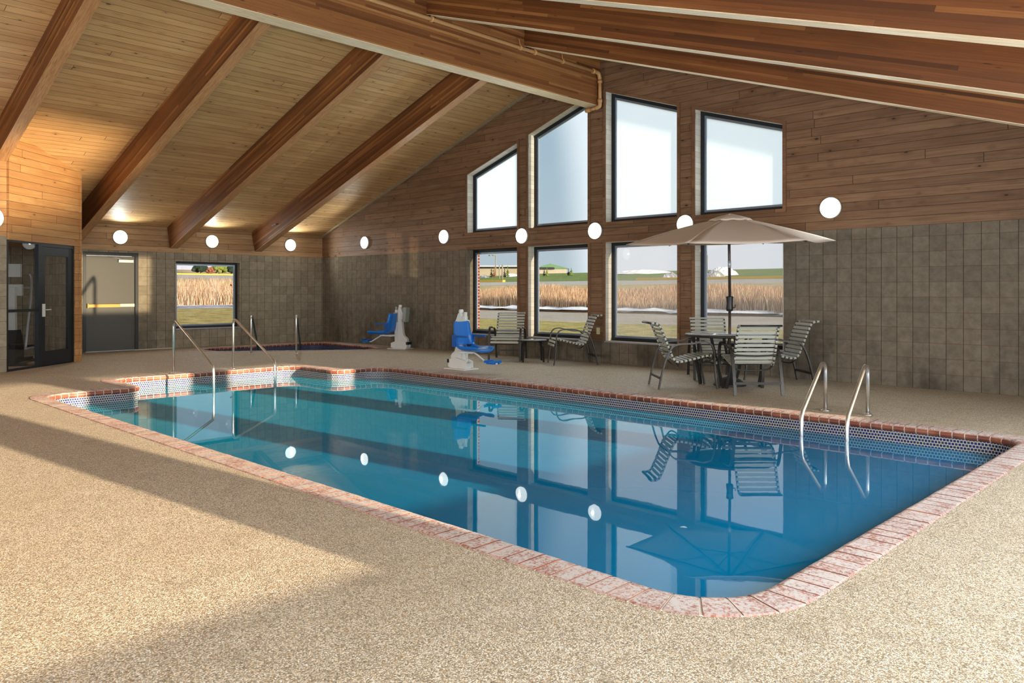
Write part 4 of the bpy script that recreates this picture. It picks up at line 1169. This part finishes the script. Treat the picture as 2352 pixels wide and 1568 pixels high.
def pl():
    t = 25.4+16*random.random()**1.4; x = XL-.38-t; return x, random.uniform(.33*-x, .58*-x), t, .6+.4*math.sin(t)
blades('tall_dry_grass', 30000, pl, zl, .5, 1.2, 'pale straw tall dry grass seen through the left wall window', 'blade2')

# point on a ray (u,v) at depth d -> world, camera model below
FPX, CX0, V0, PSI, HC = 1801.5, 1174.0, 669.5, math.radians(44.437), 1.292
def at(u, v, d):
    a = (u-CX0)/FPX; b = -(v-V0)/FPX; s, c = math.sin(PSI), math.cos(PSI)
    return Vector((d*(a*c-s), d*(a*s+c), HC+d*b))
def hit(u, v, dmax=190.0):
    """point of the terrain seen at (u,v)"""
    d = 14.0
    while d < dmax:
        p = at(u, v, d); left = p.y < .70*abs(p.x)
        g = zl(XL-.38-p.x) if left else zf(p.y-YB-.38)
        if p.z <= g: p.z = g; return p, d
        d += .25
    p.z = g; return p, dmax
# low tan hall with a pale roof, and a green gabled roof
def seg_building(name, u0, u1, vb, vt, vr, d, label, matw, matr, over=1.0):
    a, d = hit(u0, vb, 300); b = at(u1, vb, d); dv = (b-a); dv.z = 0; Ln = dv.length; dv.normalize()
    h = HC+(V0-vt)/FPX*d-a.z; hr = (vt-vr)/FPX*d
    r = empty(name, a, math.atan2(dv.y, dv.x), label, 'building')
    m = MB(); m.box(0, Ln, 0, 14, -1, h); m.build('wall', M[matw], r)
    m = MB(); m.prism([(-over,h),(7,h+hr),(15,h)], lambda p, q, x: (x, p, q), -over, Ln+over); m.build('roof', M[matr], r)
    m = MB(); m.box(0, Ln, -.06, 0, h*.83, h*.985); m.build('eave_opening', M['shade_dark'], r)
    return r, Ln, h
seg_building('storage_hall', 1088, 1232, 634, 613, 607, 175, 'long tan hall with a pale roof, seen through the first window', 'wall_tan', 'roof_white')
def gable(u0, u1, vb, vt, vp, d, label):
    a, d = hit(u0, vb, 300); b = at(u1, vb, d); dv = b-a; dv.z = 0; Ln = dv.length; dv.normalize(); h = HC+(V0-vt)/FPX*d-a.z; hp_ = (vt-vp)/FPX*d
    r = empty('barn', a, math.atan2(dv.y, dv.x), label, 'building')
    m = MB(); m.box(0, Ln, 0, 16, -1, h); m.build('wall', M['wall_tan'], r)
    m = MB(); m.prism([(-1,h),(Ln+1,h),(Ln*.5,h+hp_)], lambda p, q, y: (p, y, q), -.5, 17); m.build('roof', M['roof_green'], r)
    m = MB(); m.box(Ln*.06, Ln*.62, -.55, -.45, h-.3, h+hp_*.28); m.build('opening', M['shade_dark'], r)
gable(1226, 1302, 628, 617, 605, 160, 'tan barn with a green gable roof, seen through the second window')
def pole(u, vb, vt, d, rad, label, arm=False, mat='post_grey'):
    b, d = hit(u, vb, 300); h = HC+(V0-vt)/FPX*d-b.z; r = empty('utility_pole', b, 0, label, 'pole')
    m = MB(); m.tube([(0,0,-.5),(0,0,h)], rad, 8)
    if arm: m.tube([(0,0,h),(-.7,-.7,h)], rad*.8, 6); m.box(-1.2,-.6,-1.2,-.6,h-.15,h+.05)
    m.build('shaft', M[mat], r)
pole(1138.5, 635, 586, 150, .13, 'tall street light pole behind the near field, seen through the first window', True)
pole(1147, 641, 609, 110, .13, 'left one of two short grey posts at the end of the yellow kerb')
pole(1154, 643, 608, 110, .15, 'right one of two short grey posts at the end of the yellow kerb')
pole(1625, 627, 586, 160, .09, 'thin pole at the left edge of the view through the last window')
pole(541, 632, 609, 95, .25, 'white post at the right edge of the view through the left window', False, 'roof_white')
# conifers and shrubs: lumpy crowns
def tree(name, u, vb, vt, d, wd, mat, label, shape='cone', n=60, group=None):
    b, d = hit(u, vb, 300); h = HC+(V0-vt)/FPX*d-b.z; r = empty(name, b, 0, label, 'tree' if 'tree' in name or 'spruce' in name else 'shrub', group)
    R = wd/FPX*d/2; m = MB()
    for i in range(n):
        f = random.random()
        if shape == 'cone': f = f**1.4; rr = R*(1-f)*random.uniform(.3,1); z = h*(.08+.9*f); s_ = R*.28*(1.1-f*.7)
        else: th = random.uniform(0, PI/1.7); rr = R*math.sin(th)*random.uniform(.55,.9); z = h*(.35+.5*math.cos(th)*random.uniform(.6,1)); s_ = R*.28
        a = random.uniform(0, 2*PI); m.ball((rr*math.cos(a), rr*math.sin(a), z), s_*random.uniform(.7,1.3), 0, 7, 5, (1,1,.8))
    m.build('crown', M[mat], r)
    m = MB(); m.tube([(0,0,-.3),(0,0,h*.5)], .02*h+.03, 7); m.build('trunk', M['bark'], r)
g1 = 'spruces in front of the tan hall'
tree('spruce_tree', 1129, 637, 612, 120, 9, 'tree_dark', 'dark spruce left of the rust brown spruce before the tan hall', group=g1)
tree('spruce_tree', 1135, 637, 609, 120, 9, 'tree_rust', 'rust brown spruce beside the street light pole', group=g1)
tree('spruce_tree', 1159, 637, 613, 120, 8, 'tree_dark', 'dark spruce just right of the two grey posts', group=g1)
tree('spruce_tree', 1166, 637, 609, 120, 9, 'tree_green', 'olive spruce right of the two grey posts', group=g1)
tree('spruce_tree', 1250, 634, 615, 120, 7, 'tree_dark', 'dark spruce in front of the green barn', group=g1)
tree('spruce_tree', 1256, 634, 613, 120, 9, 'tree_green', 'olive spruce in front of the green barn', group=g1)
tree('spruce_tree', 1306, 633, 616, 120, 7, 'tree_dark', 'dark spruce right of the green barn', group=g1)
tree('spruce_tree', 1312, 633, 615, 120, 10, 'tree_green', 'olive spruce right of the green barn', group=g1)
tree('round_shrub', 461, 628, 603, 105, 34, 'tree_dark', 'dark green round shrub in the middle of the left window view', 'round', 90)
tree('round_shrub', 503, 631, 600, 108, 36, 'tree_green', 'olive green round shrub at the right of the left window view', 'round', 90)
tree('round_shrub', 531, 631, 604, 110, 26, 'tree_dark', 'dark shrub furthest right in the left window view', 'round', 70)
tree('round_shrub', 484, 631, 612, 104, 20, 'tree_rust', 'low rust coloured shrub between the dark and olive shrubs', 'round', 50)
# dirty snow heaps
def heap(u, vb, d, wd, ht, label, mat='dirt_snow'):
    b, d = hit(u, vb, 300); R = wd/FPX*d/2; H = HC+(V0-vb+ht)/FPX*d-b.z; m = MB(); n = 26; rows = []
    for j in range(n+1):
        for i in range(n+1):
            x = (i/n*2-1)*R; y = (j/n*2-1)*R*.5; q = max(0, 1-(x/R)**2-(y/R*2)**2)
            rows.append((x, y, -.25+(H+.25)*q**.8*(.75+.3*random.random()) if q > 0 else -.25))
    k0 = m.add(rows)
    for j in range(n):
        for i in range(n):
            a = k0+j*(n+1)+i; m.face((a,a+1,a+n+2,a+n+1), 0, None, False)
    o = m.build('snow_heap', M[mat]); o.location = b; o.rotation_euler = (0,0,PSI); tag(o, label, 'snow heap', 'ploughed snow heaps on the far side')
heap(1540, 640, 125, 52, 15, 'dirty snow heap at the right of the third window view')
heap(1640, 638, 130, 60, 18, 'dark dirty snow heap at the left of the last window view')
heap(1660, 632, 170, 80, 20, 'tall white snow heap behind the dirty heap in the last window', 'snow')
heap(1112, 637, 118, 26, 6, 'small dirty snow heap at the left of the first window view')
heap(1175, 634, 118, 40, 6, 'low white snow heap at the right of the first window view', 'snow')
heap(1480, 627, 200, 160, 8, 'long white snow ridge on the horizon of the third window', 'snow')

# autumn tree outside the left window
tr_ = empty('autumn_tree', (-24.2, 12.6, 0), 0, 'autumn tree with sparse orange leaves hanging over the left window view', 'tree')
bk = MB(); lv = MB()
def branch(p, d, ln, rad, lvl):
    pts = [p]; q = p.copy(); dd = d.copy()
    for i in range(5):
        dd = (dd + Vector((random.uniform(-.22,.22), random.uniform(-.22,.22), random.uniform(-.12,.14)))).normalized(); q = q + dd*ln/5; pts.append(q.copy())
    bk.tube(pts, [rad*(1-.14*i) for i in range(6)], 5)
    if lvl < 3:
        for k in range(5 if lvl < 2 else 4):
            t_ = random.uniform(.3, 1); j = min(4, int(t_*5)); b = pts[j]
            nd = (dd + Vector((random.uniform(-1,1), random.uniform(-1,1), random.uniform(-.45,.55)))).normalized(); branch(b, nd, ln*.62, rad*.5, lvl+1)
    else:
        for k in range(4):
            b = pts[random.randint(2,5)]+Vector((random.uniform(-.1,.1), random.uniform(-.1,.1), random.uniform(-.12,.02)))
            a = Vector((random.uniform(-1,1), random.uniform(-1,1), random.uniform(-1,1))).normalized()*.045; c = a.orthogonal().normalized()*.028
            i0 = lv.add([b-a, b+c, b+a, b-c]); lv.face((i0,i0+1,i0+2,i0+3))
bk.tube([(0,0,-.3),(0.05,.1,1.2),(0,0,2.4),(.1,-.1,4.5)], [.18,.15,.13,.08], 8)
for k in range(11):
    a = 2*PI*k/11+.2; branch(Vector((0,0,1.9+.25*k)), Vector((math.cos(a), math.sin(a), .22+.03*k)), 3.4-.12*k, .05, 0)
bk.build('trunk', M['bark'], tr_, recalc=False); lv.build('foliage', M['leaf'], tr_, recalc=False)

# ------------------------------------------------------------------ lights
def sun(name, vec, energy, col, ang_=.6):
    l = bpy.data.lights.new(name, 'SUN'); l.energy = energy; l.color = col; l.angle = math.radians(ang_)
    o = bpy.data.objects.new(name, l); COL.objects.link(o); o.rotation_euler = Vector(vec).to_track_quat('-Z', 'Y').to_euler(); return o
sun('sun', (-1, -.105, -.150), 19.0, (1.0, .80, .56), .7)
def area(name, loc, vec, sx, sy, energy, col):
    l = bpy.data.lights.new(name, 'AREA'); l.shape = 'RECTANGLE'; l.size = sx; l.size_y = sy; l.energy = energy; l.color = col
    o = bpy.data.objects.new(name, l); COL.objects.link(o); o.location = loc; o.rotation_euler = Vector(vec).to_track_quat('-Z', 'Z').to_euler(); return o
for i, (a, b) in enumerate(RY): area('window_fill', (XR+.4, (a+b)/2, 1.3), (-1,0,0), 1.5, 1.5, 135, (.86,.94,1.0))  # added area lamps outside the side windows, fill on top of the sky
for i, (a, b) in enumerate(FW): area('window_fill', ((a+b)/2, YF-.4, 1.75), (0,1,0), 1.9, 2.5, 120, (1.0,.97,.92))  # added fill lamps outside the unseen rear openings
area('gym_light', (-16.6, 2.2, 2.9), (0,0,-1), .6, .6, 14, (1,.95,.88))

def lamp_fill(loc, vec, e):  # extra fill spot set in front of each lit wall lamp
    l = bpy.data.lights.new('wall_lamp_fill', 'SPOT'); l.energy = e; l.color = (.95, 1.0, .95); l.spot_size = math.radians(168); l.spot_blend = .5; l.shadow_soft_size = .02
    o = bpy.data.objects.new('wall_lamp_fill', l); COL.objects.link(o); o.location = loc; o.rotation_euler = Vector(vec).to_track_quat('-Z', 'Y').to_euler()
for x, z, lb in pB: lamp_fill((x, YB-.10, z), (0,-1,-.12), 42)
for yy in (6.25, 8.31, 10.37): lamp_fill((XL+.10, yy, 2.48), (1,0,-.02), 42)
lamp_fill((-14.48, 3.09, 2.46), (1,0,-.1), 30)
def glint(name, loc, target, size_deg, energy, col, x0, x1, y0, y1, soft, rad=.05, bars=None):
    """added spot standing in for reflected sunlight, masked to a window outline"""
    l = bpy.data.lights.new(name, 'SPOT'); l.energy = energy; l.color = col; l.spot_size = math.radians(size_deg); l.spot_blend = .1; l.shadow_soft_size = rad
    o = bpy.data.objects.new(name, l); COL.objects.link(o); o.location = loc
    o.rotation_euler = (Vector(target)-Vector(loc)).to_track_quat('-Z', 'Y').to_euler()
    l.use_nodes = True; nt = l.node_tree; nt.nodes.clear()
    out = nt.nodes.new('ShaderNodeOutputLight'); em = nt.nodes.new('ShaderNodeEmission'); gm = nt.nodes.new('ShaderNodeNewGeometry')
    MM = o.rotation_euler.to_matrix()
    def dt(v):
        x = nt.nodes.new('ShaderNodeVectorMath'); x.operation = 'DOT_PRODUCT'; nt.links.new(gm.outputs['Incoming'], x.inputs[0]); x.inputs[1].default_value = v; return x.outputs['Value']
    def mth(op, a, b=None):
        x = nt.nodes.new('ShaderNodeMath'); x.operation = op
        for i, v in enumerate((a, b)):
            if v is None: continue
            if isinstance(v, bpy.types.NodeSocket): nt.links.new(v, x.inputs[i])
            else: x.inputs[i].default_value = v
        return x.outputs[0]
    def st(v, a, b):
        x = nt.nodes.new('ShaderNodeMapRange'); x.interpolation_type = 'SMOOTHSTEP'; nt.links.new(v, x.inputs[0]); x.inputs[1].default_value = a; x.inputs[2].default_value = b; return x.outputs[0]
    nz = dt(-MM.col[2]); px = mth('DIVIDE', dt(MM.col[0]), nz); py = mth('DIVIDE', dt(MM.col[1]), nz)
    f = mth('MULTIPLY', st(px, x0-soft, x0+soft), mth('SUBTRACT', 1.0, st(px, x1-soft, x1+soft)))
    g = mth('MULTIPLY', st(py, y0-soft, y0+soft), mth('SUBTRACT', 1.0, st(py, y1-soft, y1+soft)))
    f = mth('MULTIPLY', f, g)
    for (b0, b1) in (bars or []): f = mth('MULTIPLY', f, mth('SUBTRACT', 1.0, mth('MULTIPLY', st(px, b0-.004, b0+.004), mth('SUBTRACT', 1.0, st(px, b1-.004, b1+.004)))))
    nt.links.new(f, em.inputs['Strength']); nt.links.new(em.outputs[0], out.inputs[0]); return o
WARM = (1.0, .80, .52)
glint('sun_bounce_spot', (-5.6, 6.62, -.12), (XL, 5.95, 1.42), 26, 9000, WARM, -.085, .075, -.046, .05, .006)  # added spots at the water surface in place of reflected sun
glint('sun_bounce_spot', (-7.6, 5.75, -.12), (-15.1, 4.55, 3.6), 30, 4800, WARM, -.2, .045, -.11, .09, .055)
glint('sun_bounce_spot', (-10.2, 5.2, -.12), (-14.6, YB, 2.15), 14, 900, WARM, -.065, .055, -.06, .055, .006, .03, [(-.008, .02)])

# ------------------------------------------------------------------ world
wd_ = bpy.data.worlds.new('World'); sc.world = wd_; wd_.use_nodes = True; nt = wd_.node_tree; nt.nodes.clear()
out = nt.nodes.new('ShaderNodeOutputWorld'); bg = nt.nodes.new('ShaderNodeBackground'); tc = nt.nodes.new('ShaderNodeTexCoord'); sp = nt.nodes.new('ShaderNodeSeparateXYZ')
nt.links.new(tc.outputs['Generated'], sp.inputs[0])
rp = nt.nodes.new('ShaderNodeValToRGB'); e = rp.color_ramp.elements
e[0].position = 0.0; e[0].color = L(214,226,232); e[1].position = .35; e[1].color = L(172,200,222)
nt.links.new(sp.outputs[2], rp.inputs[0])
# sky made brighter towards the sun side
cl = nt.nodes.new('ShaderNodeMapRange'); cl.interpolation_type = 'SMOOTHSTEP'; nt.links.new(sp.outputs[0], cl.inputs[0]); cl.inputs[1].default_value = -.655; cl.inputs[2].default_value = -.615
mxw = nt.nodes.new('ShaderNodeMix'); mxw.data_type = 'RGBA'; nt.links.new(cl.outputs[0], mxw.inputs[0]); nt.links.new(rp.outputs[0], mxw.inputs[6]); mxw.inputs[7].default_value = (1.15,1.18,1.22,1)
nt.links.new(mxw.outputs[2], bg.inputs[0]); bg.inputs[1].default_value = 2.0; nt.links.new(bg.outputs[0], out.inputs[0])

# ------------------------------------------------------------------ camera
cam = bpy.data.cameras.new('camera'); co = bpy.data.objects.new('camera', cam); COL.objects.link(co); sc.camera = co
cam.sensor_width = 36.0; cam.sensor_fit = 'HORIZONTAL'; cam.lens = FPX/2352*36; cam.clip_start = .05; cam.clip_end = 2000
co.location = (0, 0, HC); co.rotation_euler = (PI/2, 0, PSI)
cam.shift_x = (1176-CX0)/2352.0
cam.shift_y = -(784-V0)/2352.0
sc.view_settings.view_transform = 'Standard'; sc.view_settings.look = 'None'; sc.view_settings.gamma = 1.0; sc.view_settings.use_curve_mapping = False
sc.view_settings.exposure = 0.03
try:
    sc.cycles.max_bounces = 10; sc.cycles.transparent_max_bounces = 24; sc.cycles.diffuse_bounces = 5; sc.cycles.glossy_bounces = 5
    sc.cycles.caustics_reflective = False; sc.cycles.caustics_refractive = False; sc.cycles.sample_clamp_indirect = 6.0
except Exception: pass
